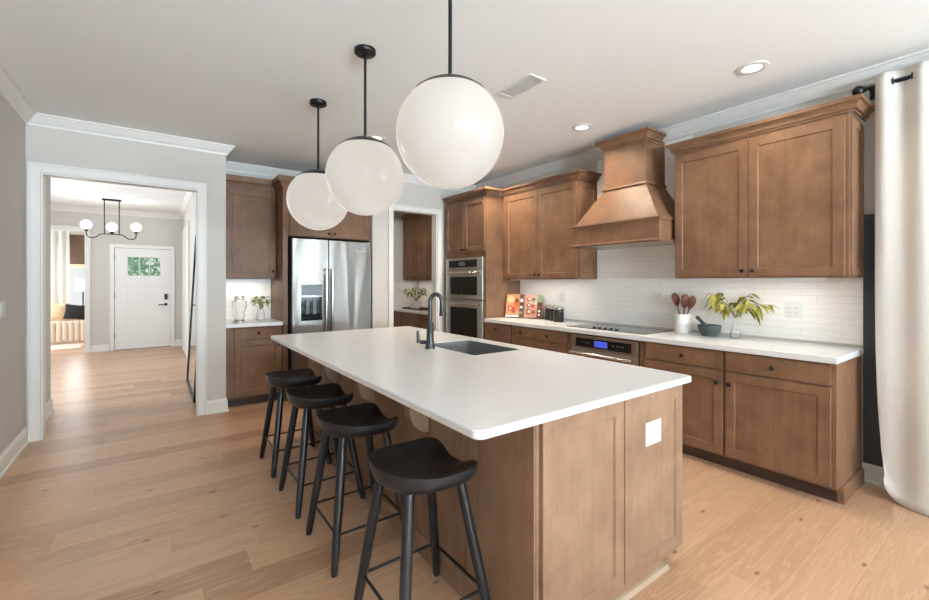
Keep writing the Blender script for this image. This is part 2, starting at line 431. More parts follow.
# left wall runs past the partition as the hall stub
struct('wall_left', B(-1.0, -.895, -7.1, 6.235, 0, CH), WALL)
m = MB().box(-.895, -.80, 5.15, 5.27, 0, CH).box(-.80, .357, 5.15, 5.27, 2.32, CH).box(.357, .61, 5.15, 5.27, 0, CH)
struct('wall_partition', m, WALL)
struct('wall_hall_right', B(.47, .61, 5.27, 11, 0, CH), WALL)
struct('wall_alcove', MB().box(.61, 2.36, 5.84, 5.96, 0, CH).box(2.26, 2.38, 5.24, 5.84, 0, CH), WALL)
PX0, PX1, PT = 2.545, 3.237, 2.337
struct('wall_pantry', MB().box(2.26, PX0, 5.12, 5.24, 0, CH).box(PX1, 3.94, 5.12, 5.24, 0, CH).box(PX0, PX1, 5.12, 5.24, PT, CH), WALL)
struct('wall_pantry_back', B(2.26, 3.94, 6.86, 6.98, 0, CH), WALL)
struct('wall_pantry_left', B(2.26, 2.38, 5.96, 6.86, 0, CH), WALL)
WY0, WY1 = -4.8, -1.2
struct('wall_right', MB().box(3.94, 4.06, WY1, 6.98, 0, CH).box(3.94, 4.06, -7.1, WY0, 0, CH).box(3.94, 4.06, WY0, WY1, 2.35, CH), WALL)
rw = MB().box(-1.0, -1.0 + .05, -7.1, -7.0, 0, CH)
for a, b_ in ((-.95, -.85), (1.05, 2.2), (3.4, 4.06)): rw.box(a, b_, -7.1, -7.0, 0, CH)
for a, b_ in ((-.85, 1.05), (2.2, 3.4)): rw.box(a, b_, -7.1, -7.0, 0, .3); rw.box(a, b_, -7.1, -7.0, 2.65, CH)
struct('wall_rear', rw, WALL)
# windows behind the camera
def window(name, M, u0, u1, v0, v1, n):
    f = MB(); t = .05
    f.fbox(M, u0, u0 + t, v0, v1, -.09, -.04); f.fbox(M, u1 - t, u1, v0, v1, -.09, -.04)
    f.fbox(M, u0, u1, v0, v0 + t, -.09, -.04); f.fbox(M, u0, u1, v1 - t, v1, -.09, -.04)
    for k in range(1, n):
        u = u0 + (u1 - u0) * k / n; f.fbox(M, u - .03, u + .03, v0, v1, -.09, -.04)
    o = struct(name, f, TRIM)
    MB().fbox(M, u0 + t, u1 - t, v0 + t, v1 - t, -.068, -.062).build('pane', PANE, o)
window('window_1', FX(3.94), WY0, WY1, 0, 2.35, 4)
RY = lambda u, v, n: (u, -7.0 + n, v)
window('window_2', RY, -.85, 1.05, .3, 2.65, 2)
window('window_3', RY, 2.2, 3.4, .3, 2.65, 1)
# foyer and study
fw_ = MB().box(-1.10, -.66, 11, 11.14, 0, CH).box(.27, .47, 11, 11.14, 0, CH).box(-.66, .27, 11, 11.14, 2.06, CH).box(-2.3, -1.10, 11, 11.14, 2.36, CH).box(-3.0, -2.3, 11, 11.14, 0, CH)
struct('wall_front', fw_, WALL)
struct('wall_hall_left', MB().box(-3.0, -1.0, 6.11, 6.235, 0, CH).box(-3.1, -3.0, 6.11, 6.45, 0, CH).box(-3.1, -3.0, 8.65, 11.7, 0, CH).box(-3.1, -3.0, 13.3, 14.1, 0, CH).box(-3.1, -3.0, 11.7, 13.3, 0, .6).box(-3.1, -3.0, 11.7, 13.3, 2.4, CH).box(-3.1, -3.0, 6.45, 8.65, 0, .5).box(-3.1, -3.0, 6.45, 8.65, 2.45, CH), WALL)
struct('wall_study', MB().box(-3.0, -2.6, 13.95, 14.1, 0, CH).box(-1.0, -.9, 11.14, 13.95, 0, CH).box(-1.1, -.9, 13.95, 14.1, 0, CH).box(-2.6, -1.1, 13.95, 14.1, 0, .6).box(-2.6, -1.1, 13.95, 14.1, 2.4, CH), WALL)
window('window_4', lambda u, v, n: (u, 13.95 - n, v), -2.6, -1.1, .6, 2.4, 2)
window('added_window_6', lambda u, v, n: (-3.0 + n, u, v), 11.7, 13.3, .6, 2.4, 2)  # unseen study side window, added for the extra fill
window('added_window_5', lambda u, v, n: (-3.0 + n, u, v), 6.45, 8.65, .5, 2.45, 2)  # unseen foyer window, added so fill light can enter

# crown mouldings
cp = [(0, CH - .095), (.012, CH - .095), (.016, CH - .08), (.035, CH - .06), (.058, CH - .03), (.068, CH - .014), (.08, CH - .012), (.08, CH), (0, CH)]
kit = [(-.895, -7.0), (3.94, -7.0), (3.94, 5.12), (2.26, 5.12), (2.26, 5.84), (.61, 5.84), (.61, 5.15), (-.895, 5.15)]
struct('trim_1', MB().sweep(kit, cp, True, 1), TRIM)
hall = [(-.895, 5.27), (.47, 5.27), (.47, 11), (-3.0, 11), (-3.0, 6.235), (-.895, 6.235)]
struct('trim_2', MB().sweep(hall, cp, True, 1), TRIM)
# baseboards
bp = [(0, 0), (.026, 0), (.026, .016), (.016, .022), (.014, .11), (.01, .125), (.006, .135), (0, .135)]
struct('baseboard_left', MB().sweep([(-.895, 5.15), (-.895, -7.0)], bp, side=1), TRIM)
struct('baseboard_partition', MB().sweep([(.432, 5.15), (.61, 5.15), (.61, 5.205)], bp, side=-1), TRIM)
struct('baseboard_right', MB().sweep([(3.94, .76), (3.94, -1.1)], bp, side=-1), TRIM)
struct('baseboard_hall', MB().sweep([(-.895, 5.36), (-.895, 6.235), (-2.6, 6.235)], bp, side=-1), TRIM)
struct('baseboard_hall_right', MB().sweep([(.47, 5.36), (.47, 8.4)], bp, side=1), TRIM)
struct('baseboard_front', MB().sweep([(-1.02, 11), (-.74, 11)], bp, side=-1).sweep([(.345, 11), (.47, 11)], bp, side=-1), TRIM)
# casings
def casing(name, M, u0, u1, top, wd=.075):
    f = MB()
    f.fbox(M, u0 - wd, u0, 0, top + wd, 0, .018); f.fbox(M, u1, u1 + wd, 0, top + wd, 0, .018); f.fbox(M, u0, u1, top, top + wd, 0, .018)
    f.fbox(M, u0 - wd, u0 - wd + .014, 0, top + wd, .018, .026); f.fbox(M, u1 + wd - .014, u1 + wd, 0, top + wd, .018, .026); f.fbox(M, u0 - wd, u1 + wd, top + wd - .014, top + wd, .018, .026)
    return struct(name, f, TRIM, bevel=.003)
casing('trim_3', FY(5.15), -.802, .357, 2.32)
struct('trim_4', MB().box(-.80, -.788, 5.15, 5.27, 0, 2.308).box(.345, .357, 5.15, 5.27, 0, 2.308).box(-.80, .357, 5.15, 5.27, 2.308, 2.32), TRIM)
casing('trim_5', FY(5.12), PX0, PX1, PT, .065)
struct('trim_6', MB().box(PX0, PX0 + .012, 5.12, 5.24, 0, PT).box(PX1 - .012, PX1, 5.12, 5.24, 0, PT).box(PX0 + .012, PX1 - .012, 5.12, 5.24, PT - .012, PT), TRIM)
casing('trim_7', FY(11), -2.3, -1.10, 2.36, .085)
casing('trim_8', FY(11), -.66, .27, 2.06, .07)
casing('trim_9', lambda u, v, n: (.47 - n, u, v), 8.5, 10.2, 2.3, .09)
casing('trim_12', lambda u, v, n: (-.895 + n, u, v), 5.36, 5.37, 2.2, .0) if 0 else None
# dark wainscot beside the range run
wn_ = MB().box(3.926, 3.94, .2, .757, .135, 1.80).box(3.915, 3.94, .2, .757, 1.80, 1.83)
struct('trim_10', wn_, NAVY, bevel=.002)

# backsplash tiles
struct('trim_11', B(3.93, 3.94, .757, 4.15, .937, 1.40), TILE)
struct('trim_12', B(3.93, 3.94, 1.905, 2.928, 1.40, 2.70), TILE)
struct('trim_13', MB().box(.61, 1.20, 5.83, 5.84, .915, 1.41), TILE)
struct('trim_14', B(3.93, 3.94, 5.25, 6.86, .915, 1.40), TILE)

# ------------------------------------------------------------------ cabinet builders
KNOB = [(.007, 0), (.007, .012), (.015, .016), (.0165, .022), (.014, .028), (.006, .031)]
def knob(M, u, v, n, parent): MB().lathe(KNOB, (u, v), 16, M=lambda a, b, h: M(a, b, n + h)).build('knob', BRONZE, parent)
def door(M, u0, u1, v0, v1, parent, kn=None, name='door', fw=.06, n0=0):
    d = MB().shaker(M, u0, u1, v0, v1, n0, fw=fw).build(name, WOOD, parent)
    if kn: knob(M, kn[0], kn[1], n0 + .02, d)
    return d
def drawer(M, u0, u1, v0, v1, parent, kns=()):
    d = MB().fbox(M, u0, u1, v0, v1, 0, .02).build('drawer', WOOD, parent, bevel=.003)
    for k in kns: knob(M, k[0], k[1], .02, d)
    return d
def crown_cab(path, side, parent, z=2.468, h=.082, out=.058):
    pr = [(0, z), (.012, z), (.012, z + .016), (.025, z + .016), (.025, z + .025), (.031, z + .040), (.043, z + .056), (out, z + .058), (out, z + h), (0, z + h)]
    return MB().sweep(path, pr, False, side).build('crown', WOOD, parent)
def led_bar(M, u0, u1, v, n, parent, power):
    MB().fbox(M, u0, u1, v - .012, v, n - .02, n + .02).build('light_bar', LED, parent, bevel=.002)

# ---- upper cabinets on the range wall
UB, UT = 1.40, 2.47
XU = 3.63; M = FX(XU)
def warm_strip(name, x, y, z, sx, sy, p): area(name, (x, y, z), (0, 0, 0), sx, sy, p, (1, .93, .83))
t = thing('wall_cabinet', 'large two-door brown wall cabinet beside the curtain, above the leafy vase', 'cabinet', (3.785, 1.33, UB), 'brown wall cabinets')
B(XU, 3.94, .765, 1.905, UB, UT).build('body', WOOD, t, bevel=.002)
door(M, .785, 1.338, UB + .012, 2.44, t, (1.305, UB + .055)); door(M, 1.343, 1.897, UB + .012, 2.44, t, (1.375, UB + .055))
MB().shaker(lambda u, v, n: (u, .765 - n, v), XU + .012, 3.93, UB + .012, 2.44, 0, t=.014, fw=.055).build('side_panel', WOOD, t)
crown_cab([(3.93, 1.905), (XU, 1.905), (XU, .751), (3.93, .751)], -1, t)
MB().box(3.66, 3.69, .9, 1.8, UB - .01, UB).build('light_bar', PLATE, t)
warm_strip('under_cabinet_lamp', 3.70, 1.33, UB - .015, .06, .9, 2.1)
t = thing('wall_cabinet', 'two-door brown wall cabinet between the oven tower and the range hood', 'cabinet', (3.785, 3.54, UB), 'brown wall cabinets')
B(XU, 3.94, 2.946, 4.148, UB, UT).build('body', WOOD, t, bevel=.002)
door(M, 2.958, 3.518, UB + .012, 2.44, t, (3.485, UB + .055)); door(M, 3.523, 4.085, UB + .012, 2.44, t, (3.555, UB + .055))
MB().shaker(lambda u, v, n: (u, 2.946 - n, v), XU + .012, 3.93, UB + .012, 2.44, 0, t=.014, fw=.055).build('side_panel', WOOD, t)
crown_cab([(XU, 4.148), (XU, 2.932), (3.93, 2.932)], -1, t)
MB().box(3.66, 3.69, 3.05, 4.05, UB - .01, UB).build('light_bar', PLATE, t)
warm_strip('under_cabinet_lamp', 3.70, 3.55, UB - .015, .06, 1.0, 2.6)

# ---- oven tower
XT = 3.35; M = FX(XT)
t = thing('oven_tower_cabinet', 'tall brown cabinet housing the double wall oven at the pantry corner', 'cabinet', (3.645, 4.6, 0))
b = MB()
b.box(XT, 3.925, 4.15, 4.17, .0, UT); b.box(XT, 3.925, 5.03, 5.05, 0, UT); b.box(XT, 3.925, 4.17, 5.03, 1.70, UT); b.box(XT, 3.925, 4.17, 5.03, .1, .55); b.box(3.9, 3.925, 4.17, 5.03, .55, 1.70)
b.box(XT, XT + .02, 4.17, 4.20, .55, 1.70); b.box(XT, XT + .02, 5.0, 5.03, .55, 1.70)
b.build('body', WOOD, t, bevel=.002)
door(M, 4.165, 4.597, 1.765, 2.44, t, (4.565, 1.80)); door(M, 4.602, 5.035, 1.765, 2.44, t, (4.635, 1.80))
door(M, 4.165, 5.035, .12, .52, t)
crown_cab([(XT, 5.05), (XT, 4.15), (XU - .07, 4.15)], -1, t)
# ---- double wall oven
o = thing('double_wall_oven', 'stainless double wall oven built into the tall brown tower', 'oven', (3.6, 4.6, .56))
OM = FX(XT)
B(XT + .005, 3.88, 4.205, 4.995, .56, 1.69).build('body', GASKET, o)
c = MB().fbox(OM, 4.185, 5.015, 1.545, 1.69, .001, .03).build('control_panel', STEEL2, o, bevel=.003)
MB().fbox(OM, 4.30, 4.93, 1.565, 1.66, .03, .033).build('display', BLACKG, c)
MB().fbox(OM, 4.56, 4.70, 1.585, 1.64, .033, .0345).build('screen', GREYD, c)
def oven_door(z0, z1, wz0, wz1):
    d = MB().fbox(OM, 4.185, 5.015, z0, z1, .001, .03).build('door', STEEL2, o, bevel=.003)
    MB().fbox(OM, 4.30, 4.90, wz0, wz1, .03, .033).build('window', BLACKG, d)
    hz = z1 - .05
    h = MB().tube([OM(4.20, hz, .075), OM(5.0, hz, .075)], .013, 12)
    for u in (4.24, 4.96): h.fbox(OM, u - .015, u + .015, hz - .012, hz + .012, .03, .075)
    h.build('handle', CHROME, d)
oven_door(1.145, 1.54, 1.20, 1.44)
oven_door(.57, 1.135, .62, 1.03)

# ---- range hood
t = thing('range_hood', 'brown wooden range hood with flared canopy and square chimney', 'range hood', (3.68, 2.385, 1.715))
HX = 3.929
MB().box(3.60, HX, 2.16, 2.60, 2.275, 2.70).build('chimney', WOOD, t, bevel=.002)
pr = [(0, 2.655), (.012, 2.655), (.012, 2.672), (.026, 2.672), (.026, 2.682), (.034, 2.70), (.052, 2.726), (.066, 2.728), (.066, 2.75), (0, 2.75)]
MB().sweep([(3.84, 2.60), (3.60, 2.60), (3.60, 2.16), (3.84, 2.16)], pr, side=-1).build('crown', WOOD, t)
MB().sweep([(HX, 2.60), (3.60, 2.60), (3.60, 2.16), (HX, 2.16)], [(0, 2.262), (.016, 2.262), (.02, 2.27), (.016, 2.284), (0, 2.284)], side=-1).build('collar', WOOD, t)
def rect(x0, y0, y1, z): return [(x0, y0, z), (HX, y0, z), (HX, y1, z), (x0, y1, z)]
MB().rings([rect(3.435, 1.945, 2.825, 1.93), rect(3.60, 2.16, 2.60, 2.27)], smooth=False).build('canopy', WOOD, t, bevel=.002)
ap = MB().box(3.425, HX, 1.935, 2.835, 1.73, 1.92)
ap.build('apron', WOOD, t, bevel=.002)
sw = [(HX, 2.835), (3.425, 2.835), (3.425, 1.935), (HX, 1.935)]
MB().sweep(sw, [(0, 1.905), (.012, 1.905), (.018, 1.92), (.014, 1.932), (0, 1.932)], side=-1).build('top_rail', WOOD, t)
MB().sweep(sw, [(0, 1.715), (.014, 1.715), (.022, 1.722), (.022, 1.732), (.008, 1.742), (0, 1.742)], side=-1).build('bottom_rail', WOOD, t)
MB().box(3.44, HX, 1.95, 2.82, 1.718, 1.73).build('liner', STEEL2, t)

# ---- base cabinets on the range wall
BT = .875
def base_unit(name, label, M, u0, u1, depth, group='brown base cabinets', toe=True):
    c = M((u0 + u1) / 2, 0, -depth / 2)
    t = thing(name, label, 'cabinet', c, group)
    MB().fbox(M, u0, u1, .1, BT, -depth, 0).build('body', WOOD, t, bevel=.0015)
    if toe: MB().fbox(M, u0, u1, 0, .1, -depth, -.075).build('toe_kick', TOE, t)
    return t
M = FX(XT); D = .585
t = base_unit('base_cabinet', 'narrow brown drawer cabinet under the cookbooks, touching the oven tower', M, 3.67, 4.149, D)
drawer(M, 3.685, 4.135, .745, .862, t, [(3.93, .803)]); drawer(M, 3.685, 4.135, .44, .735, t, [(3.93, .59)]); drawer(M, 3.685, 4.135, .115, .43, t, [(3.93, .28)])
t = base_unit('base_cabinet', 'wide brown drawer cabinet with two knobs per drawer, under the black canisters', M, 2.80, 3.669, D)
for z0, z1 in ((.745, .862), (.44, .735), (.115, .43)): drawer(M, 2.86, 3.655, z0, z1, t, [(3.50, (z0 + z1) / 2), (3.10, (z0 + z1) / 2)])
# oven housing
t = thing('oven_base_cabinet', 'brown base frame around the built-in oven under the cooktop', 'cabinet', (3.645, 2.41, 0), 'brown base cabinets')
b = MB().box(XT, 3.935, 2.04, 2.062, .1, BT).box(XT, 3.935, 2.775, 2.799, .1, BT).box(XT, 3.935, 2.062, 2.775, .862, BT).box(XT, 3.935, 2.062, 2.775, .1, .14)
b.build('body', WOOD, t, bevel=.0015)
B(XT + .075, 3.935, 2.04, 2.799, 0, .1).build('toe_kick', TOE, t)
o = thing('built_in_oven', 'stainless oven with blue display under the cooktop', 'oven', (3.6, 2.41, .145))
B(XT + .005, 3.9, 2.07, 2.767, .145, .855).build('body', GASKET, o)
c = MB().fbox(OM, 2.064, 2.773, .735, .857, .001, .035).build('control_panel', STEEL2, o, bevel=.003)
MB().fbox(OM, 2.12, 2.715, .752, .835, .035, .038).build('display', BLACKG, c)
MB().fbox(OM, 2.36, 2.50, .765, .822, .038, .0395).build('screen', BLUED, c)
for u in (2.20, 2.23, 2.26, 2.30, 2.57, 2.60, 2.64): MB().fbox(OM, u - .007, u + .007, .79, .802, .038, .039).build('button', SLOT, c)
d = MB().fbox(OM, 2.064, 2.773, .15, .73, .001, .035).build('door', STEEL2, o, bevel=.003)
MB().fbox(OM, 2.18, 2.66, .25, .58, .035, .038).build('window', BLACKG, d)
h = MB().tube([OM(2.085, .695, .085), OM(2.75, .695, .085)], .014, 12)
for u in (2.12, 2.715): h.fbox(OM, u - .016, u + .016, .682, .708, .035, .085)
h.build('handle', CHROME, d)
t = base_unit('base_cabinet', 'brown cabinet with drawer over door, right beside the built-in oven', M, 1.392, 2.039, D)
drawer(M, 1.40, 2.0, .735, .862, t, [(1.69, .797)]); door(M, 1.40, 2.0, .115, .722, t, (1.437, .637))
t = base_unit('base_cabinet', 'brown end cabinet with drawer over door, nearest the curtain', M, .78, 1.391, D)
drawer(M, .79, 1.383, .735, .862, t, [(1.09, .797)]); door(M, .79, 1.383, .115, .722, t, (1.352, .637))
b = MB().box(XT, 3.935, .765, .7795, .1, BT).box(XT + .07, 3.935, .765, .7795, 0, .1)
b.build('side_panel', WOOD, t, bevel=.002)
MB().sweep([(XT + .072, .765), (3.91, .765)], [(0, 0), (.018, 0), (.018, .09), (.012, .1), (0, .1)], side=-1).build('base_moulding', WOOD, t)

# ---- countertop and cooktop on the range wall
tag(B(3.305, 3.94, .752, 4.149, BT, .915).build('countertop', QUARTZ, bevel=.004, ori=(3.62, 2.45, BT)), 'long white quartz countertop along the range wall', 'countertop')
t = thing('cooktop', 'black glass electric cooktop set in white counter under the hood', 'cooktop', (3.67, 2.49, .915))
B(3.425, 3.90, 2.06, 2.93, .9155, .922).build('glass_top', COOKG, t, bevel=.002)
for k in range(5):
    y = 2.375 + k * .062
    kb = MB().lathe([(.02, 0), (.02, .004), (.016, .006), (.0145, .015), (.012, .017)], (3.475, y, .922), 16).build('control_knob', GASKET, t)
    B(3.463, 3.487, y - .003, y + .003, .939, .942).build('pointer', WHITEP, kb)
for (x, y, r) in ((3.62, 2.25, .09), (3.62, 2.74, .105), (3.79, 2.25, .075), (3.79, 2.74, .08)):
    MB().tube([(x + r * math.cos(a), y + r * math.sin(a), .9222) for a in [k * math.pi / 18 for k in range(36)]], .0009, 6, loop=True).build('burner_ring', SLOT, t)

# ------------------------------------------------------------------ fridge alcove
YB = 5.22; MY = FY(YB)
t = thing('base_cabinet', 'brown cabinet with drawer over door between the white partition and the refrigerator', 'cabinet', (.9, 5.53, 0), 'brown base cabinets')
B(.612, 1.188, YB, 5.835, .1, BT).build('body', WOOD, t, bevel=.0015)
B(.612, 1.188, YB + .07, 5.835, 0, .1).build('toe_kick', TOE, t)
drawer(MY, .70, 1.18, .735, .862, t, [(.94, .80)]); door(MY, .70, 1.18, .115, .722, t, (1.147, .66))
tag(B(.612, 1.188, 5.18, 5.835, BT, .915).build('countertop', QUARTZ, bevel=.004, ori=(.9, 5.5, BT)), 'short white countertop beside the refrigerator', 'countertop')
YU = 5.53; MU = FY(YU)
t = thing('wall_cabinet', 'single-door brown wall cabinet left of the refrigerator', 'cabinet', (.9, 5.68, UB), 'brown wall cabinets')
B(.612, 1.188, YU, 5.835, UB + .005, UT).build('body', WOOD, t, bevel=.002)
door(MU, .655, 1.18, UB + .017, 2.44, t, (1.148, UB + .10))
crown_cab([(.612, YU), (1.132, YU)], -1, t, z=2.468, h=.125)
MB().box(.7, 1.1, 5.56, 5.59, UB - .005, UB + .005).build('light_bar', PLATE, t)
warm_strip('under_cabinet_lamp', .90, 5.62, UB - .012, .45, .06, 2.1)
# fridge surround
YF = 5.19; MF = FY(YF)
t = thing('refrigerator_cabinet', 'brown cabinet bridging over the steel refrigerator', 'cabinet', (1.72, 5.5, 1.9))
b = MB().box(1.19, 1.245, YF, 5.835, 0, UT); b.build('side_panel', WOOD, t, bevel=.002)
B(1.245, 2.258, YF, 5.835, 1.905, UT).build('body', WOOD, t, bevel=.002)
B(2.238, 2.258, YF, 5.835, 0, 1.905).build('side_panel', WOOD, t, bevel=.002)
door(MF, 1.262, 1.745, 1.915, 2.44, t, (1.712, 1.955)); door(MF, 1.75, 2.24, 1.915, 2.44, t, (1.783, 1.955))
crown_cab([(1.19, YU - .001), (1.19, YF), (2.258, YF)], -1, t, z=2.468, h=.12)
# refrigerator
t = thing('refrigerator', 'stainless side-by-side refrigerator with water dispenser', 'refrigerator', (1.74, 5.45, 0))
B(1.262, 2.222, 5.135, 5.80, .02, 1.875).build('body', GASKET, t, bevel=.004)
B(1.28, 2.20, 5.10, 5.135, .02, .09).build('grille', GASKET, t)
FM = FY(5.13)
d = MB()
d.fbox(FM, 1.266, 1.36, .1, 1.868, 0, .06); d.fbox(FM, 1.605, 1.672, .1, 1.868, 0, .06); d.fbox(FM, 1.36, 1.605, .1, .92, 0, .06); d.fbox(FM, 1.36, 1.605, 1.34, 1.868, 0, .06)
d.fbox(FM, 1.36, 1.605, 1.195, 1.215, 0, .06)
d = d.build('door', STEEL, t)
MB().fbox(FM, 1.36, 1.605, 1.215, 1.34, 0, .058).build('display', GREYD, d, bevel=.002)
q = MB().fbox(FM, 1.36, 1.605, .92, 1.195, 0, .008).fbox(FM, 1.36, 1.605, .92, .95, .008, .05)
q.build('dispenser', BLACKG, d)
pd = MB()
for u in (1.445, 1.525): pd.fbox(FM, u - .022, u + .022, .99, 1.16, .008, .022)
pd.build('paddle', GREYD, d, bevel=.004)
def fr_handle(u, par):
    h = MB().tube([FM(u, .55, .105), FM(u, 1.53, .105)], .015, 12)
    for z in (.60, 1.48): h.fbox(FM, u - .012, u + .012, z - .02, z + .02, .06, .105)
    h.build('handle', CHROME, par)
fr_handle(1.640, d)
d = MB().fbox(FM, 1.68, 2.218, .1, 1.868, 0, .06).build('door', STEEL, t, bevel=.006)
fr_handle(1.712, d)
MB().fbox(FM, 2.01, 2.14, 1.755, 1.785, .06, .062).build('badge', CHROME, d)
# glass lamp-shaped decanter and vase on alcove counter
t = thing('glass_hurricane', 'hourglass clear glass hurricane on the short white counter', 'hurricane', (.78, 5.45, .9155))
MB().lathe([(.062, 0), (.066, .006), (.05, .014), (.046, .03), (.062, .075), (.052, .10), (.06, .13), (.078, .17), (.076, .235), (.055, .242), (.05, .25), (.05, .285), (.047, .285), (.047, .248), (.072, .233), (.074, .172), (.056, .132), (.048, .10), (.058, .075), (.042, .032), (.044, .016)], (.78, 5.45, .9155), 28).build('glass_body', GLASS, t)
MB().lathe([(.075, 0), (.075, .008), (.07, .01)], (.78, 5.45, .9155), 28).build('base', CHROME, t)
MB().lathe([(.053, .278), (.055, .278), (.055, .288), (.053, .288)], (.78, 5.45, .9155), 28, cap=False).build('rim', CHROME, t)
def leafy(base, n, spread, h, ln, seed, lmat, parent, droop=.35, squash=1.0):
    rnd = random.Random(seed); st = MB(); lf = MB(); k = 0
    bx, by, bz = base
    for i in range(n):
        a = 2 * math.pi * i / n + rnd.uniform(-.3, .3); e = rnd.uniform(.45, 1)
        p0 = Vector((bx, by, bz)); tip = Vector((bx + math.cos(a) * spread * e * squash, by + math.sin(a) * spread * e, bz + h * rnd.uniform(.55, 1)))
        mid = (p0 + tip) / 2 + Vector((0, 0, h * .25))
        pts = [p0 * (1 - s) ** 2 + mid * 2 * s * (1 - s) + tip * s * s for s in [j / 6 for j in range(7)]]
        st.tube([tuple(p) for p in pts], .0022, 5)
        for j in (3, 4, 5, 6, 6):
            P = pts[j]; aa = a + rnd.uniform(-1.2, 1.2)
            L = ln * rnd.uniform(.7, 1.15); wv = L * rnd.uniform(.32, .44)
            dv = Vector((math.cos(aa), math.sin(aa), rnd.uniform(-droop - .5, .35))).normalized()
            sd = dv.cross(Vector((0, 0, 1))).normalized(); sd = (sd + Vector((0, 0, rnd.uniform(-.6, .6)))).normalized()
            up = sd.cross(dv).normalized()
            rows = []
            for q, (f, wf) in enumerate(((0, .08), (.2, .7), (.45, 1), (.7, .72), (.9, .3), (1, .03))):
                c = P + dv * L * f - Vector((0, 0, droop * L * f * f))
                rows.append([tuple(c - sd * wv * wf / 2 + up * .1 * wv * wf), tuple(c - up * .04 * wv), tuple(c + sd * wv * wf / 2 + up * .1 * wv * wf)])
            vs = [p for r in rows for p in r]; fs = []
            for q in range(5):
                for z in (0, 1): fs.append((q * 3 + z, q * 3 + z + 1, q * 3 + z + 4, q * 3 + z + 3))
            lf.add(vs, fs, True)
    st.build('stems', STEM, parent)
    L = lf.build('leaves', lmat, parent); L['kind'] = 'stuff'
    return L
def vase_plant(name, label, x, y, z, prof, n, spread, h, ln, seed, lmat, vmat, cat='plant', droop=.35, z0=.0, squash=1.0):
    t = thing(name, label, cat, (x, y, z))
    MB().lathe(prof, (x, y, z), 24).build('vase', vmat, t)
    leafy((x, y, z + z0), n, spread, h, ln, seed, lmat, t, droop, squash)
    return t
V1 = [(.038, 0), (.042, .003), (.046, .06), (.036, .12), (.028, .15), (.036, .17), (.033, .17), (.025, .15), (.033, .12), (.043, .06), (.038, .01)]
vase_plant('vase_plant', 'green sprigs in a clear glass vase beside the refrigerator panel', 1.02, 5.55, .9155, V1, 8, .12, .17, .08, 3, LEAF2, GLASS, z0=.12)

# ------------------------------------------------------------------ pantry
XP = 3.33 + .02; MP = FX(XP)
us = [(6.412, 6.855), (5.835, 6.41), (5.255, 5.833)]
labs = ['far brown pantry drawer cabinet in the back corner', 'brown pantry drawer cabinet below the white planter', 'brown pantry drawer cabinet nearest the doorway']
for (u0, u1), lb in zip(us, labs):
    t = base_unit('pantry_base_cabinet', lb, MP, u0, u1, .585, 'pantry base cabinets')
    for z0, z1 in ((.735, .862), (.43, .722), (.115, .418)): drawer(MP, u0 + .012, u1 - .012, z0, z1, t, [((u0 + u1) / 2, (z0 + z1) / 2)])
tag(B(3.31, 3.93, 5.245, 6.858, BT, .915).build('countertop', QUARTZ, bevel=.004, ori=(3.6, 6, BT)), 'white pantry countertop seen through the doorway', 'countertop')
us = [(6.43, 6.85), (6.015, 6.428), (5.60, 6.013)]
labs = ['far brown pantry wall cabinet above the white planter', 'middle brown pantry wall cabinet of the three in the doorway', 'nearest brown pantry wall cabinet beside the doorway trim']
for (u0, u1), lb in zip(us, labs):
    t = thing('pantry_wall_cabinet', lb, 'cabinet', (3.78, (u0 + u1) / 2, UB), 'pantry wall cabinets')
    B(XU, 3.93, u0, u1, UB, UT).build('body', WOOD, t, bevel=.0015)
    door(FX(XU), u0 + .006, u1 - .006, UB + .012, 2.44, t, (u1 - .05 if u0 < 6.1 else u0 + .05, UB + .05), fw=.055)
    crown_cab([(XU, u1), (XU, u0)], -1, t)
warm_strip('under_cabinet_lamp', 3.75, 6.25, UB - .012, .06, 1.1, 2.1)
t = thing('serving_tray', 'dark low tray on the pantry counter', 'tray', (3.55, 6.22, .9155))
MB().box(3.42, 3.70, 5.90, 6.52, .9155, .923).build('base', TRAY, t)
MB().box(3.42, 3.43, 5.90, 6.52, .923, .94).box(3.69, 3.70, 5.90, 6.52, .923, .94).box(3.43, 3.69, 5.90, 5.91, .923, .94).box(3.43, 3.69, 6.51, 6.52, .923, .94).build('rim', TRAY, t)
t = thing('potted_plant', 'leafy plant in a white square pot on the pantry tray', 'plant', (3.55, 6.28, .924))
MB().rings([[(3.55 + s * a, 6.28 + s * b_, .924 + h) for a, b_ in ((-1, -1), (1, -1), (1, 1), (-1, 1))] for s, h in ((.066, 0), (.075, .13), (.068, .13), (.062, .10))], smooth=False).build('pot', CERAMIC, t, bevel=.004)
leafy((3.55, 6.28, 1.03), 15, .19, .25, .085, 11, LEAF2, t)
tag(MB().lathe([(.03, 0), (.045, .012), (.05, .03), (.045, .03), (.03, .014)], (3.52, 6.02, .924), 20).build('small_bowl', SPOON, ori=(3.52, 6.02, .924)), 'small red-brown wooden bowl on the pantry tray', 'bowl')

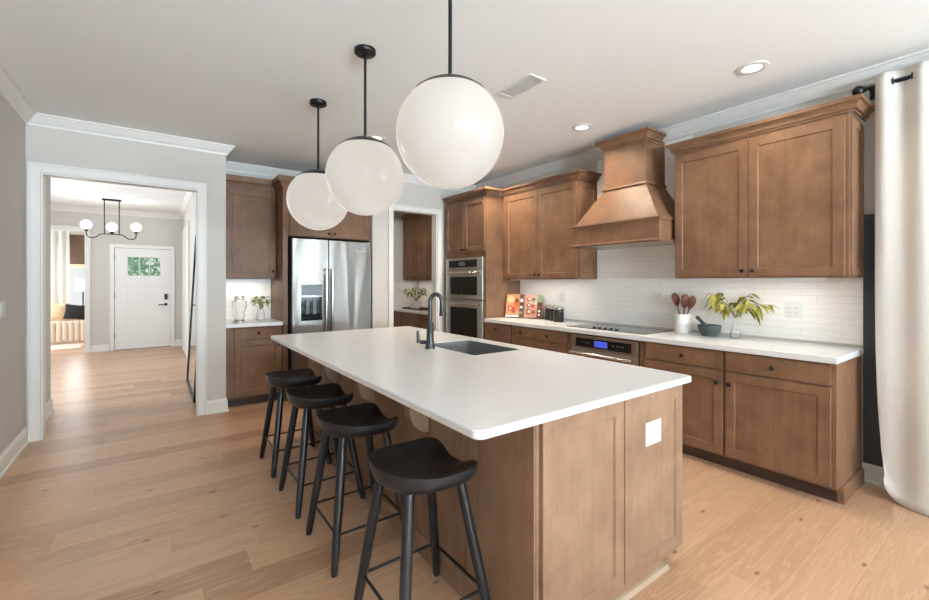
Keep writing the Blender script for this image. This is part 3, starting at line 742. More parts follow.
# ------------------------------------------------------------------ island
IX0, IX1, IY0, IY1 = 1.10, 2.07, 1.08, 3.85
t = thing('kitchen_island', 'large brown kitchen island base with shaker end panels and corbels', 'kitchen island', (1.6, 2.45, 0))
b = MB().box(IX0, IX1, IY0, IY1, .1, .875)
b = MB()
b.box(IX0, IX0 + .02, IY0, IY1, 0, .885); b.box(IX1 - .02, IX1, IY0, IY1, .1, .885); b.box(IX0 + .02, IX1 - .02, IY0, IY0 + .02, .1, .885); b.box(IX0 + .02, IX1 - .02, IY1 - .02, IY1, .1, .885); b.box(IX0 + .02, IX1 - .02, IY0 + .02, IY1 - .02, .1, .12)
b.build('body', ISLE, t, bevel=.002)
MI = FY(IY0)
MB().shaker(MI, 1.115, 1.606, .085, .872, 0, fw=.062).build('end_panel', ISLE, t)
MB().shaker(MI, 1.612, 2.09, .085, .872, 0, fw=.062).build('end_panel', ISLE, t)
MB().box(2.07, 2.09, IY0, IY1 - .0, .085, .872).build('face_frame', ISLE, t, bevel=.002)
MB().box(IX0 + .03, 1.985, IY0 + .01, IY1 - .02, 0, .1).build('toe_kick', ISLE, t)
MB().sweep([(IX0 + .03, IY0 + .01), (1.985, IY0 + .01)], [(0, 0), (.02, 0), (.02, .008), (.012, .02), (0, .022)], side=-1).build('shoe_moulding', plain('shoe_paint', (176, 152, 128), .5), t)
# seating side stiles
SM = FX(IX0)
stl = MB()
for u0, u1 in ((1.082, 1.41), (1.415, 1.495), (1.50, 1.80), (1.805, 1.86), (1.865, 2.455), (2.50, 2.555), (2.56, 3.03), (3.035, 3.225), (3.23, 3.49), (3.495, 3.848)):
    stl.fbox(SM, u0, u1, .10, .884, 0, .008)
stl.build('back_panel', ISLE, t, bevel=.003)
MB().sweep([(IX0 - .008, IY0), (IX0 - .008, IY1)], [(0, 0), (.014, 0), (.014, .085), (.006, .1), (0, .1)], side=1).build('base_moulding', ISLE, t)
for y in (1.83, 2.46, 3.09):
    prof = [(IX0 - .008, .885), (.985, .885), (.985, .76)] + [(1.092 - .107 * math.cos(a), .76 - .13 * math.sin(a)) for a in [k * math.pi / 2 / 10 for k in range(1, 10)]] + [(IX0 - .008, .63)]
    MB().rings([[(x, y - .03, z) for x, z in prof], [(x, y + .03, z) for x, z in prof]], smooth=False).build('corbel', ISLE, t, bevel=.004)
# top with sink hole
HX0, HX1, HY0, HY1 = 1.60, 2.0, 2.10, 2.70
ct = MB()
def rrect(x0, x1, y0, y1, r, z, seg=6):
    pts = []
    for cx, cy, a0 in ((x1 - r, y0 + r, -90), (x1 - r, y1 - r, 0), (x0 + r, y1 - r, 90), (x0 + r, y0 + r, 180)):
        for k in range(seg + 1):
            a = R(a0 + 90 * k / seg); pts.append((cx + r * math.cos(a), cy + r * math.sin(a), z))
    return pts
TX0, TX1, TY0, TY1 = .79, 2.118, 1.02, 3.905
outer = [rrect(TX0 + d, TX1 - d, TY0 + d, TY1 - d, .03, z) for d, z in ((.004, .885), (0, .889), (0, .911), (.004, .915))]
inner = [rrect(HX0 + d, HX1 - d, HY0 + d, HY1 - d, .02, z) for d, z in ((-.003, .915), (0, .912), (0, .885))]
ct.rings(outer + inner, loop=True, smooth=False)
tag(ct.build('island_countertop', QUARTZ, ori=(1.45, 2.45, .885)), 'large white quartz slab topping the island', 'countertop')
s = thing('sink', 'dark grey undermount sink in the island countertop', 'sink', (1.8, 2.4, .66))
rr = [rrect(HX0 - d, HX1 + d, HY0 - d, HY1 + d, .03, z) for d, z in ((-.0012, .884), (-.0012, .9135), (-.006, .9135), (-.008, .72), (-.03, .70))]
MB().rings(rr, cap0=False, smooth=False).build('basin', SINKM, s)
MB().lathe([(.045, .7005), (.045, .705), (.03, .703)], (1.8, 2.4, 0), 20).build('drain', CHROME, s)
# faucet
fx, fy, fz = 1.525, 2.50, .9155
t = thing('faucet', 'dark gunmetal pull-down gooseneck faucet on the island', 'faucet', (fx, fy, fz))
MB().lathe([(.036, 0), (.036, .006), (.033, .012), (.026, .06), (.0235, .14), (.0255, .145), (.0255, .158), (.022, .163), (.017, .18)], (fx, fy, fz), 24).build('base', GUN, t)
dx, dy = .80, -.60
arc = [(fx, fy, fz + .17), (fx, fy, fz + .25), (fx, fy, fz + .31)]
for k in range(1, 13):
    a = math.pi * k / 13; rr_ = .040
    arc.append((fx + dx * rr_ * (1 - math.cos(a)), fy + dy * rr_ * (1 - math.cos(a)), fz + .32 + rr_ * 1.25 * math.sin(a)))
ex, ey = fx + dx * .081, fy + dy * .081
arc.append((ex, ey, fz + .30))
MB().tube(arc, .0145, 14).build('spout', GUN, t)
MB().tube([(ex, ey, fz + .305), (ex + .002, ey, fz + .26), (ex + .006, ey - .003, fz + .225)], [.0155, .019, .027], 16).build('spray_head', GUN, t)
hd = MB().lathe([(.014, 0), (.014, .045)], (fx, fy), 14, M=lambda a, b_, h: (fx - .025 - h * .8, fy + .6 * h + (a - fx), fz + .045 + (b_ - fy)))
hd.tube([(fx - .065, fy + .04, fz + .04), (fx - .068, fy + .042, fz + .06), (fx - .072, fy + .045, fz + .12)], [.016, .012, .008], 10)
hd.build('handle', GUN, t)
# outlet plates
def outlet(name, label, M, u, v, n, wd=.115, hg=.115, gangs=2):
    t = thing(name, label, 'outlet', M(u, v - hg / 2, n), 'white cover plates')
    MB().fbox(M, u - wd / 2, u + wd / 2, v - hg / 2, v + hg / 2, n, n + .006).build('cover_plate', PLATE, t, bevel=.002)
    for g in range(gangs):
        uu = u + (g - (gangs - 1) / 2) * .046
        f = MB().fbox(M, uu - .017, uu + .017, v - .034, v + .034, n + .006, n + .0085).build('receptacle', PLATE, t, bevel=.001)
        if 'switch' in name: continue
        s_ = MB()
        for vv in (-.018, .018):
            for du in (-.006, .006): s_.fbox(M, uu + du - .0012, uu + du + .0012, v + vv - .005, v + vv + .005, n + .0085, n + .009)
        s_.build('slots', SLOT, f)
    return t
outlet('outlet', 'white outlet plate on the brown island end panel', MI, 1.838, .685, .0115, .125, .105)
outlet('outlet', 'white double outlet plate on backsplash between vase and curtain', FX(3.93), 1.151, 1.155, 0)
outlet('outlet', 'white outlet plate on backsplash behind the wooden spoons', FX(3.93), 1.80, 1.17, 0, .075, .115, 1)
outlet('outlet', 'white outlet plate on backsplash above the black canisters', FX(3.93), 3.43, 1.19, 0, .075, .115, 1)
outlet('light_switch', 'white light switch plate on the left wall', lambda u, v, n: (-.895 + n, u, v), 4.45, 1.175, 0, .12, .12, 2)

# ------------------------------------------------------------------ bar stools
def make_stool():
    t = thing('bar_stool', '', 'stool', (0, 0, 0), 'black stools along the island')
    N = 64; rows = []
    def outline(a):
        # front is +x (flat), back rounded
        c, s_ = math.cos(a), math.sin(a)
        A = .198 if c < 0 else .168
        n_ = 2.2 if c < 0 else 5.5
        r = (abs(c / A) ** n_ + abs(s_ / .192) ** n_) ** (-1 / n_)
        return (r * c) * 1.02 - .004, r * s_ * 1.02
    def rim(a):
        c = math.cos(a); d = abs((a + math.pi) % (2 * math.pi) - math.pi)   # 0 front .. pi back
        z = .664 + .022 * (max(0, -c)) ** 1.2
        z -= .040 * math.exp(-(d / .52) ** 4)
        z += .004 * math.exp(-((d - .85) / .25) ** 2)
        return z
    A = [2 * math.pi * k / N for k in range(N)]
    zc = .616
    top = []
    for s_ in (.02, .2, .4, .58, .72, .84, .93, .98):
        ring = []
        for a in A:
            x, y = outline(a); z = zc + (rim(a) - zc) * s_ ** 2.9
            ring.append((-.004 + (x + .004) * s_, y * s_, z))
        top.append(ring)
    edge = []
    for s_, dz in ((1.0, -.003), (1.0, -.012)):
        edge.append([(-.004 + (outline(a)[0] + .004) * s_, outline(a)[1] * s_, rim(a) + dz) for a in A])
    under = []
    for s_, f in ((.985, .35), (.93, .68), (.84, .88), (.7, .98), (.4, 1.0), (.05, 1.0)):
        under.append([(-.004 + (outline(a)[0] + .004) * s_, outline(a)[1] * s_, (rim(a) - .012) * (1 - f) + .592 * f) for a in A])
    rs = top + edge + under
    mb = MB()
    n = N
    for i in range(len(rs) - 1):
        mb.mat(1 if i < 7 else 0)
        vs = rs[i] + rs[i + 1]
        mb.add(vs, [(j, (j + 1) % n, n + (j + 1) % n, n + j) for j in range(n)], True)
    mb.mat(1).add(rs[0], [tuple(range(n))], True); mb.mat(0).add(rs[-1], [tuple(range(n))], True)
    mb.build('seat', [BLACKW, BLACKL], t)
    feet = []
    for sx in (-1, 1):
        for sy in (-1, 1):
            p0 = Vector((sx * .112 - .01, sy * .115, .602)); p1 = Vector((sx * .198, sy * .205, 0))
            pts = [p0.lerp(p1, f) for f in (0, .12, .5, .85, .97, 1)]
            MB().tube([tuple(p) for p in pts], [.019, .021, .022, .019, .0165, .013], 14).build('leg', BLACKW, t)
            feet.append(p0.lerp(p1, 1 - .17 / .602))
    a, b_, c, d = feet
    fr = MB()
    for p, q in ((a, b_), (c, d), (a, c), (b_, d)):
        fr.tube([tuple(p), tuple(q)], .0062, 8)
    fr.build('footrest', BLACKM, t)
    return t
stool = make_stool()
SP = [(.868, 1.485, 'black saddle stool nearest the near corner of the island'), (.872, 2.165, 'second black saddle stool from the island near corner'),
      (.868, 2.77, 'third black saddle stool, second from the refrigerator end'), (.868, 3.405, 'black saddle stool at the refrigerator end of the island')]
for i, (x, y, lb) in enumerate(SP):
    if i == 0: stool.location = (x, y, 0); stool['label'] = lb
    else: copy_tree(stool, (x, y, 0), lb)

# ------------------------------------------------------------------ pendants
def make_pendant():
    t = thing('globe_pendant', '', 'pendant light', (0, 0, CH), 'globe pendants over the island')
    ORI[t.name] = (0, 0, CH)
    zc = 2.022; r = .237
    MB().lathe([(.065, CH), (.065, CH - .022), (.06, CH - .028), (.012, CH - .03), (.012, CH - .045)], (0, 0, 0), 28).build('canopy', BLACKM, t)
    MB().tube([(0, 0, CH - .03), (0, 0, zc + r + .005)], .0085, 12).build('rod', BLACKM, t)
    MB().sphere((0, 0, zc), r + .004, 48, 10, 0, R(41)).build('cap', BRONZE, t)
    MB().sphere((0, 0, zc), r, 56, 32, R(30), math.pi).build('globe', GLOBE, t)
    return t
pend = make_pendant()
for i, (y, lb) in enumerate(((1.56, 'largest looking white globe pendant, nearest the island near end'), (2.50, 'middle white globe pendant over the island'), (3.44, 'white globe pendant nearest the refrigerator'))):
    if i == 0: pend.location = (1.055, y, CH); pend['label'] = lb
    else: copy_tree(pend, (1.055, y, CH), lb)

# ------------------------------------------------------------------ ceiling fittings
def downlight(x, y, lb, p=40):
    t = thing('recessed_downlight', lb, 'ceiling light', (x, y, CH), 'recessed ceiling downlights')
    MB().lathe([(.058, CH - .004), (.085, CH - .006), (.095, CH - .003), (.096, CH)], (x, y, 0), 32, cap=False).build('trim_ring', PLATE, t)
    MB().lathe([(.001, CH - .003), (.06, CH - .003), (.06, CH - .001)], (x, y, 0), 32).build('lens', LED, t)
    l = bpy.data.lights.new('downlight_lamp', 'SPOT'); l.energy = p; l.color = (1, .86, .68); l.spot_size = R(150); l.spot_blend = .8; l.shadow_soft_size = .06
    o = bpy.data.objects.new('downlight_lamp', l); COL.objects.link(o); o.location = (x, y, CH - .02)
downlight(3.25, 1.182, 'glowing downlight above the large wall cabinet beside the curtain', 46)
downlight(3.22, 2.568, 'glowing downlight in front of the range hood chimney', 105)
downlight(3.22, 3.97, 'added unseen downlight above the oven tower, behind the largest looking globe', 150)  # added out of sight to brighten the wall cabinets by the tower
downlight(1.788, 3.967, 'glowing downlight behind the middle globe pendant', 45)
def ceiling_vent(x, y, lx, ly, lb):
    t = thing('ceiling_vent', lb, 'vent', (x, y, CH))
    MB().box(x - lx / 2, x + lx / 2, y - ly / 2, y - ly / 2 + .02, CH - .008, CH).box(x - lx / 2, x + lx / 2, y + ly / 2 - .02, y + ly / 2, CH - .008, CH).box(x - lx / 2, x - lx / 2 + .02, y - ly / 2 + .02, y + ly / 2 - .02, CH - .008, CH).box(x + lx / 2 - .02, x + lx / 2, y - ly / 2 + .02, y + ly / 2 - .02, CH - .008, CH).build('frame', PLATE, t)
    sl = MB(); k = 0
    if ly > lx:
        xx = x - lx / 2 + .026
        while xx < x + lx / 2 - .03: sl.box(xx, xx + .006, y - ly / 2 + .02, y + ly / 2 - .02, CH - .007, CH - .001); xx += .014
    else:
        yy = y - ly / 2 + .026
        while yy < y + ly / 2 - .03: sl.box(x - lx / 2 + .02, x + lx / 2 - .02, yy, yy + .006, CH - .007, CH - .001); yy += .014
    sl.build('slats', PLATE, t)
    MB().box(x - lx / 2 + .02, x + lx / 2 - .02, y - ly / 2 + .02, y + ly / 2 - .02, CH - .001, CH - .0003).build('duct', SLOT, t)
ceiling_vent(2.175, 2.29, .16, .36, 'white ceiling vent between the near globe pendant and the hood')
ceiling_vent(-.05, 10.75, .36, .14, 'white ceiling vent in the hall above the front door')
t = tag(MB().lathe([(.065, CH), (.065, CH - .02), (.055, CH - .035), (.02, CH - .04)], (.27, 7.87, 0), 24).build('smoke_detector', PLATE, ori=(.27, 7.87, CH)), 'round white smoke detector on the hall ceiling', 'smoke detector')

downlight(2.9, 6.0, 'added unseen downlight on the pantry ceiling', 50)  # fitting out of view, added to lift the dark pantry
# ------------------------------------------------------------------ counter objects
def canister(x, y, lb, s=1.0):
    t = thing('canister', lb, 'canister', (x, y, .9155), 'black canisters on the counter')
    z = .9155
    MB().lathe([(.052 * s, 0), (.056 * s, .004), (.056 * s, .138 * s)], (x, y, z), 28).build('body', plain('canister_black', (40, 39, 38), .35, metal=.3), t)
    MB().lathe([(.058 * s, .138 * s), (.059 * s, .14 * s), (.059 * s, .158 * s), (.05 * s, .164 * s)], (x, y, z), 28).build('lid', CHROME, t)
    MB().lathe([(.01, .164 * s), (.014, .172 * s), (.01, .18 * s)], (x, y, z), 12).build('knob', CHROME, t)
canister(3.725, 3.30, 'black canister at the front of the three by the cookbooks', 1.04)
canister(3.795, 3.425, 'middle black canister of the three by the cookbooks', 1.04)
canister(3.855, 3.55, 'black canister at the back of the three, nearest the cookbooks', 1.04)
# cookbooks
def cookbook(lx, ly, rx, ry, h, lb, kind):
    L = Vector((lx, ly, .916)); Rr = Vector((rx, ry, .916)); wd = (Rr - L).length; u = (Rr - L).normalized()
    nrm = u.cross(Vector((0, 0, 1))).normalized()      # towards the viewer
    if nrm.dot(Vector((-1, -1, 0))) < 0: nrm = -nrm
    v = (Vector((0, 0, 1)) * math.cos(R(13)) - nrm * math.sin(R(13))).normalized()
    nn = u.cross(v).normalized(); nn = nn if nn.dot(nrm) > 0 else -nn
    Mb = lambda a, b_, n: tuple(L + u * a + v * b_ + nn * n)
    t = thing('cookbook', lb, 'book', tuple((L + Rr) / 2), 'cookbooks standing on the counter')
    T = .028; up = .007
    base = [ORANGE, PINKP][kind]
    MB().fbox(Mb, 0, wd, up, h, T - .004, T).build('front_cover', base, t)
    MB().fbox(Mb, 0, wd, up, h, 0, .004).build('back_cover', base, t)
    MB().fbox(Mb, .006, wd - .006, up + .004, h - .004, .004, T - .004).build('pages', PAGE, t)
    p = MB()
    def disc(a, b_, r, mi, n=T + .0006, sy=1):
        p.mat(mi); pts = [Mb(a + r * math.cos(q), b_ + r * sy * math.sin(q), n) for q in [k * math.pi / 10 for k in range(20)]]
        p.add(pts, [tuple(range(20))])
    def bar(a0, a1, b0, b1, mi, n=T + .0004):
        p.mat(mi); p.add([Mb(a0, b0, n), Mb(a1, b0, n), Mb(a1, b1, n), Mb(a0, b1, n)], [(0, 1, 2, 3)])
    if kind == 0:
        disc(.062, .235, .048, 0); disc(.14, .17, .035, 1, sy=2.3); disc(.052, .12, .03, 1, sy=1.5); disc(.10, .10, .028, 3, sy=1.4); disc(.14, .22, .02, 4, n=T + .001)
        disc(.06, .115, .012, 5, n=T + .001); disc(.11, .07, .014, 4, n=T + .001); bar(.0, .17, .008, .03, 5)
        bar(.18, wd, .008, h, 6); bar(.185, wd - .005, .2, .24, 5, T + .0008); bar(.185, wd - .01, .12, .15, 5, T + .0008); disc(.20, .27, .016, 4, n=T + .001)
        bar(.185, wd - .006, .05, .08, 2, T + .0008)
    else:
        for a, b_, r, mi in ((.05, .24, .03, 3), (.11, .235, .026, 2), (.05, .16, .028, 3), (.105, .15, .024, 1), (.055, .075, .034, 3), (.12, .075, .03, 1), (.08, .2, .014, 5), (.03, .11, .012, 2), (.145, .19, .016, 5), (.13, .115, .012, 0)):
            disc(a, b_, r, mi); disc(a + .006, b_ + .004, r * .5, (mi + 2) % 6, n=T + .0012)
        bar(.165, wd, .008, h, 6); bar(.165, wd, .2, h, 2, T + .0006)
        disc(.195, .09, .016, 5, n=T + .001); disc(.195, .045, .014, 5, n=T + .001); disc(.195, .14, .018, 3, n=T + .001)
    p.build('cover_picture', [CREAM, ORANGE2, GREENP, REDP, DARKP, WHITEP, DARKP], t)
cookbook(3.640, 4.105, 3.745, 3.90, .30, 'orange cookbook with a pale round plate on its cover, against the oven tower', 0)
cookbook(3.755, 3.885, 3.845, 3.675, .295, 'cookbook with red and green food pictures beside the black canisters', 1)
# utensil crock
t = thing('utensil_crock', 'white ceramic crock holding wooden spoons', 'crock', (3.845, 1.945, .9155))
MB().lathe([(.066, 0), (.07, .004), (.07, .165), (.068, .168), (.062, .168), (.062, .012)], (3.845, 1.945, .9155), 32).build('body', CERAMIC, t)
def spoon(dx_, dy_, L, lb, kind=0):
    x, y, z = 3.845, 1.945, .93
    d = Vector((dx_, dy_, 1)).normalized(); p0 = Vector((x - dx_ * .03, y - dy_ * .03, z))
    t = thing('wooden_spoon', lb, 'spoon', tuple(p0), 'wooden spoons in the crock')
    MB().tube([tuple(p0), tuple(p0 + d * (L - .08))], [.006, .0055], 8).build('handle', SPOON, t)
    mb = MB(); side = d.cross(Vector((.8, .6, 0))).normalized(); nn = side.cross(d).normalized()
    rs = []
    for f, wv in ((0, .008), (.15, .02), (.4, .031), (.65, .033), (.85, .025), (1, .004)):
        c = p0 + d * (L - .09 + .125 * f)
        rs.append([tuple(c + side * wv * math.cos(q) + nn * .007 * math.sin(q) - nn * .012 * math.sin(f * math.pi)) for q in [k * math.pi / 6 for k in range(12)]])
    mb.rings(rs); mb.build('bowl', SPOON, t)
spoon(-.02, .26, .32, 'wooden spoon leaning furthest towards the hood')
spoon(.1, -.02, .30, 'upright dark wooden spoon in the middle of the crock')
spoon(-.1, -.10, .30, 'wooden spoon in front of the others in the crock')
spoon(.03, -.30, .30, 'wooden spoon leaning towards the mortar')
# mortar and pestle
t = thing('mortar', 'dark green stone mortar on the white counter', 'mortar', (3.80, 1.70, .9155))
MB().lathe([(.055, 0), (.062, .004), (.06, .012), (.08, .04), (.09, .085), (.088, .092), (.078, .092), (.068, .045), (.04, .02)], (3.80, 1.70, .9155), 32).build('bowl', STONE, t)
tag(MB().tube([(3.79, 1.685, .95), (3.79, 1.715, .985), (3.79, 1.77, 1.04), (3.79, 1.80, 1.07)], [.02, .017, .014, .017], 14).build('pestle', STONE, ori=(3.79, 1.70, .95)), 'dark stone pestle leaning in the mortar', 'pestle')
V2 = [(.03, 0), (.036, .004), (.042, .03), (.026, .075), (.014, .11), (.016, .17), (.022, .19), (.019, .19), (.013, .17), (.011, .112), (.022, .075), (.037, .03), (.031, .01)]
vase_plant('vase_plant', 'drooping yellow-green branch in a slim clear vase beside the mortar', 3.80, 1.50, .9155, V2, 12, .235, .20, .10, 21, LEAF, GLASS, droop=.55, z0=.165, squash=.45)

# ------------------------------------------------------------------ curtain and rod
RX, RZ = 3.80, 2.645
t = thing('curtain_rod', 'black curtain rod with ball finial at the right edge', 'curtain rod', (RX, .3, RZ))
MB().tube([(RX, .735, RZ), (RX, -4.9, RZ)], .0135, 14).build('pole', BLACKM, t)
MB().sphere((RX, .755, RZ), .034, 20, 12).build('finial', BLACKM, t)
MB().lathe([(.018, 0), (.018, .02)], (RX, .715, RZ), 14, ax='y').build('collar', BLACKM, t)
for y in (.705, -4.8):
    MB().tube([(RX, y, RZ), (3.94, y, RZ)], .008, 8).box(3.934, 3.94, y - .02, y + .02, RZ - .04, RZ + .04).build('bracket', BLACKM, t)
t = thing('curtain', 'floor-length white linen curtain panel', 'curtain', (RX, .2, 0))
lift = lambda u, f: .16 * max(0, 1 - u / .16) ** 2.2 * (1 - f) ** 6
mb = MB(); NU, NV = 160, 60
y_of = lambda u: .672 - u * .95
vs = []
for j in range(NV + 1):
    f = j / NV                                  # 0 bottom 1 top
    z = .004 + f * 2.705
    low = (1 - f) ** 3
    for i in range(NU + 1):
        u = i / NU; y = y_of(u)
        ph = math.pi * (.672 - y) / .084
        amp = .024 * (.2 + .8 * f ** 2)
        x = RX - amp * math.sin(ph) - .012 - .05 * (1 - f) - .04 * low + .02 * (1 - f) * math.sin(ph * .37 + 1)
        flare = low * (.02 - .075 * math.exp(-(u / .06)))
        edge = -.05 * (1 - f) ** 6 * math.exp(-u / .03)
        if f < .06: x -= .03 * (1 - f / .06) ** 2
        vs.append((min(x, 3.9), y + edge - .015 * low, z + lift(u, f)))
fs = [(j * (NU + 1) + i, j * (NU + 1) + i + 1, (j + 1) * (NU + 1) + i + 1, (j + 1) * (NU + 1) + i) for j in range(NV) for i in range(NU)]
mb.add(vs, fs, True)
pn = mb.build('panel', LINEN, t)
sd = pn.modifiers.new('thick', 'SOLIDIFY'); sd.thickness = .003
for k in range(1, 11):
    y = .672 - .084 * k
    MB().tube([(RX - .008 * math.sin(q) * 0 + .024 * math.cos(q) * .5, y + .012 * math.cos(q) * (1 if k % 2 else -1), RZ + .024 * math.sin(q)) if 0 else (RX + .022 * math.cos(q), y, RZ + .022 * math.sin(q)) for q in [j * math.pi / 10 for j in range(20)]], .0045, 8, loop=True).build('grommet', BLACKM, t)

# ------------------------------------------------------------------ hall and foyer
dr = MB()
DM = FY(11.05)
do = struct('door_1', MB().fbox(DM, -.655, -.45, 0.01, 2.055, 0, .045).fbox(DM, .09, .265, .01, 2.055, 0, .045).fbox(DM, -.45, .09, 1.88, 2.055, 0, .045).fbox(DM, -.45, .09, 1.36, 1.50, 0, .045)
            .fbox(DM, -.45, .09, .01, .25, 0, .045).fbox(DM, -.235, -.125, .25, 1.36, 0, .045).fbox(DM, -.45, -.235, .25, 1.36, 0, .034).fbox(DM, -.125, .09, .25, 1.36, 0, .034)
            .fbox(DM, -.267, -.261 + .006, 1.5, 1.88, .005, .04).fbox(DM, -.095, -.083, 1.5, 1.88, .005, .04), TRIM)
MB().fbox(DM, -.45, .09, 1.5, 1.88, .015, .022).build('glass', PANE, do)
MB().fbox(DM, .16, .215, 1.0, 1.12, .045, .07).build('keypad', BLACKM, do, bevel=.004)
MB().lathe([(.03, .045), (.03, .055), (.012, .06), (.012, .085)], (.188, .90), 16, M=DM).fbox(DM, .06, .20, .885, .905, .08, .095).build('handle', BLACKM, do)
hg = MB()
for z in (.25, 1.05, 1.82): hg.fbox(DM, -.662, -.648, z, z + .1, .04, .052)
hg.build('hinges', SLOT, do)
struct('trim_15', B(-.66, .27, 11.0, 11.14, 0, .012), plain('threshold', (110, 96, 84), .5))
do2 = struct('door_2', MB().shaker(lambda u, v, n: (.47 - n, u, v), 8.5, 9.345, .01, 2.3, 0, t=.012, fw=.12).shaker(lambda u, v, n: (.47 - n, u, v), 9.355, 10.2, .01, 2.3, 0, t=.012, fw=.12), TRIM)
# outdoor trees beyond the door glass
for k, (x, y, rr_, lb) in enumerate(((.1, 14.6, 1.0, 'pale green tree outside the left of the front door glass'), (2.7, 15.8, 1.0, 'pale green tree outside the right of the front door glass'))):
    t = thing('tree', lb, 'tree', (x, y, 0), 'trees outside the front door')
    MB().tube([(x, y, 0), (x + .05, y, 1.4)], [.12, .08], 10).build('trunk', STEM, t)
    rnd = random.Random(5 + k); lf = MB()
    for i in range(1400):
        d = Vector((rnd.gauss(0, 1), rnd.gauss(0, 1), rnd.gauss(0, 1))).normalized() * rr_ * rnd.uniform(.55, 1)
        c = Vector((x, y, 1.9)) + Vector((d.x, d.y, d.z * .95)); a = Vector((rnd.gauss(0, 1), rnd.gauss(0, 1), rnd.gauss(0, 1))).normalized(); b_ = a.orthogonal().normalized()
        s_ = rnd.uniform(.06, .11)
        lf.add([tuple(c - a * s_), tuple(c + b_ * s_ * .5), tuple(c + a * s_), tuple(c - b_ * s_ * .5)], [(0, 1, 2, 3)])
    lf.build('foliage', TREE, t)['kind'] = 'stuff'
# chandelier
CX, CY = -.607, 9.6
t = thing('chandelier', 'black three-globe linear chandelier in the foyer', 'chandelier', (CX, CY, CH))
B(CX - .13, CX + .13, CY - .035, CY + .035, CH - .03, CH).build('canopy', BLACKM, t, bevel=.004)
for dx_ in (-.10, .10): MB().tube([(CX + dx_, CY, CH - .03), (CX + dx_, CY, 2.20)], .008, 8).build('rod', BLACKM, t)
MB().tube([(CX + q, CY, z) for q, z in ((-.335, 2.255), (-.335, 2.19), (-.325, 2.15), (-.29, 2.128), (-.24, 2.128), (-.20, 2.15), (-.15, 2.195), (-.1, 2.2), (.1, 2.2), (.15, 2.195), (.20, 2.15), (.24, 2.128), (.29, 2.128), (.325, 2.15), (.335, 2.19), (.335, 2.255))], .0085, 8).build('arm', BLACKM, t)
for dx_, dz in ((-.335, 0), (0, -.02), (.335, 0)):
    h = MB().lathe([(.012, 2.21 + dz if dx_ == 0 else 2.23), (.03, 2.25 + dz), (.034, 2.262 + dz)], (CX + dx_, CY, 0), 14).build('socket', BLACKM, t)
    MB().sphere((CX + dx_, CY, 2.342 + dz), .080, 24, 14).build('globe', BULB, t)
# mirror leaning in the hall
t = thing('floor_mirror', 'tall black-framed mirror leaning against the hall wall', 'mirror', (.36, 6.38, 0))
my0, my1, mh = 5.72, 7.05, 2.04
sx = .105 / mh
MM = lambda u, v, n: (.350 + v * sx - n * 1.0 + .0, u, v)
f = MB(); fwid = .03
f.fbox(MM, my0, my0 + fwid, 0, mh, -.03, 0).fbox(MM, my1 - fwid, my1, 0, mh, -.03, 0).fbox(MM, my0, my1, 0, fwid, -.03, 0).fbox(MM, my0, my1, mh - fwid, mh, -.03, 0)
f.build('frame', BLACKM, t)
MB().fbox(MM, my0 + fwid, my1 - fwid, fwid, mh - fwid, -.02, -.012).build('glass', MIRROR, t)
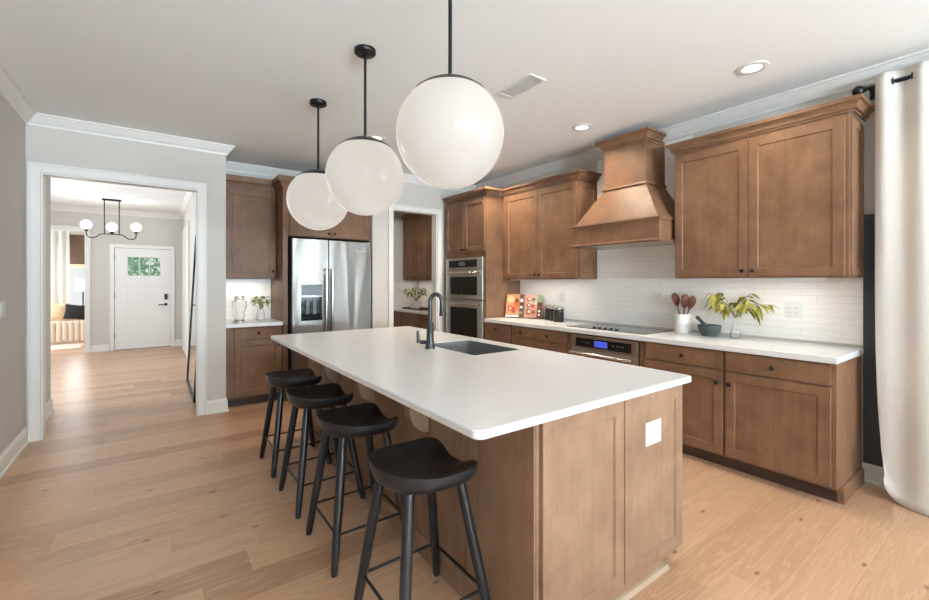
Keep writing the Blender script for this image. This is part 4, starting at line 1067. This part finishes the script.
# study: sofa, cushions, lamp, shade, drape, rug
t = thing('sofa', 'cream channel-tufted sofa in the room past the foyer', 'sofa', (-1.75, 13.1, 0))
B(-2.55, -1.05, 12.72, 13.5, .0, .07).build('base', SOFAM, t)
sb = MB()
k = -2.55
while k < -1.06:
    sb.lathe([(.046, .07), (.046, .47), (.03, .5)], (k + .05, 12.72, 0), 12); k += .1
sb.box(-2.55, -1.05, 12.72, 13.5, .07, .49); sb.build('seat', SOFAM, t)
MB().box(-2.55, -1.05, 13.25, 13.5, .49, .80).build('back', SOFAM, t, bevel=.05, segs=3)
def cushion(x, y, z, s_, mat, lb, tilt, ya=0, kx=1.25):
    mb = MB(); N = 14; vs = []
    for sg in (1, -1):
        for i in range(N + 1):
            for j in range(N + 1):
                u = i / N * 2 - 1; v = j / N * 2 - 1
                th = .07 * (max(0, 1 - u * u) * max(0, 1 - v * v)) ** .45
                pinch = 1 - .08 * (1 - abs(u * v))
                p = Vector((u * s_ * kx * pinch, -sg * th, v * s_ * pinch))
                p = Matrix.Rotation(tilt, 3, 'X') @ p; p = Matrix.Rotation(ya, 3, 'Y') @ p
                vs.append((x + p.x, y + p.y, z + p.z))
    fs = []
    for sgi in (0, 1):
        o = sgi * (N + 1) ** 2
        for i in range(N):
            for j in range(N): fs.append((o + i * (N + 1) + j, o + (i + 1) * (N + 1) + j, o + (i + 1) * (N + 1) + j + 1, o + i * (N + 1) + j + 1))
    mb.add(vs, fs, True)
    tag(mb.build('cushion', mat, ori=(x, y, z - s_)), lb, 'cushion', 'cushions on the sofa')
cushion(-1.42, 12.95, .69, .17, BLACKF, 'black cushion on the cream sofa', R(-14), R(6), 1.3)
cushion(-1.74, 13.08, .71, .19, TANF, 'tan cushion on the cream sofa, behind the black one', R(-12), 0, .9)
t = thing('table_lamp', 'white-shaded lamp behind the cream sofa', 'lamp', (-1.40, 13.68, 0))
MB().lathe([(.12, 0), (.12, .02), (.02, .03), (.016, .6), (.02, 1.14)], (-1.40, 13.68, 0), 16).build('stand', BLACKM, t)
MB().lathe([(.15, 1.16), (.125, 1.44), (.122, 1.44), (.147, 1.16)], (-1.40, 13.68, 0), 24, cap=False).build('shade', SHADE, t)
t = thing('roman_shade', 'brown roman shade half lowered on the study window', 'window shade', (-1.35, 13.9, 2.5))
rs_ = MB()
for k in range(4): rs_.box(-1.66, -1.02, 13.86 - .006 * k, 13.88 + .0, 1.80 + k * .17, 1.975 + k * .18)
rs_.build('fabric', BROWNF, t, bevel=.004)
B(-1.66, -1.02, 13.855, 13.88, 1.72, 1.80).build('hem', TANF, t, bevel=.004)
mb = MB(); vs = []
for j in range(2):
    for i in range(41): vs.append((-2.45 + i * .02, 13.72 + .03 * math.sin(i * .9), (.02, 2.62)[j]))
mb.add(vs, [(i, i + 1, 42 + i, 41 + i) for i in range(40)], True)
dp = tag(mb.build('drape', LINEN, ori=(-2.0, 13.7, 0)), 'white drape beside the brown roman shade', 'curtain'); dp.modifiers.new('thick', 'SOLIDIFY').thickness = .004
tag(B(-2.5, -1.25, 11.75, 12.65, 0, .012).build('rug', RUGM, ori=(-1.9, 12.2, 0), bevel=.004), 'pale rug in front of the cream sofa', 'rug')
# chandelier glow onto the ceiling
for dx_ in (-.335, 0, .335):
    l = bpy.data.lights.new('chandelier_lamp', 'POINT'); l.energy = 3; l.color = (1, .94, .86); l.shadow_soft_size = .09
    o = bpy.data.objects.new('chandelier_lamp', l); COL.objects.link(o); o.location = (CX + dx_, CY, 2.46)
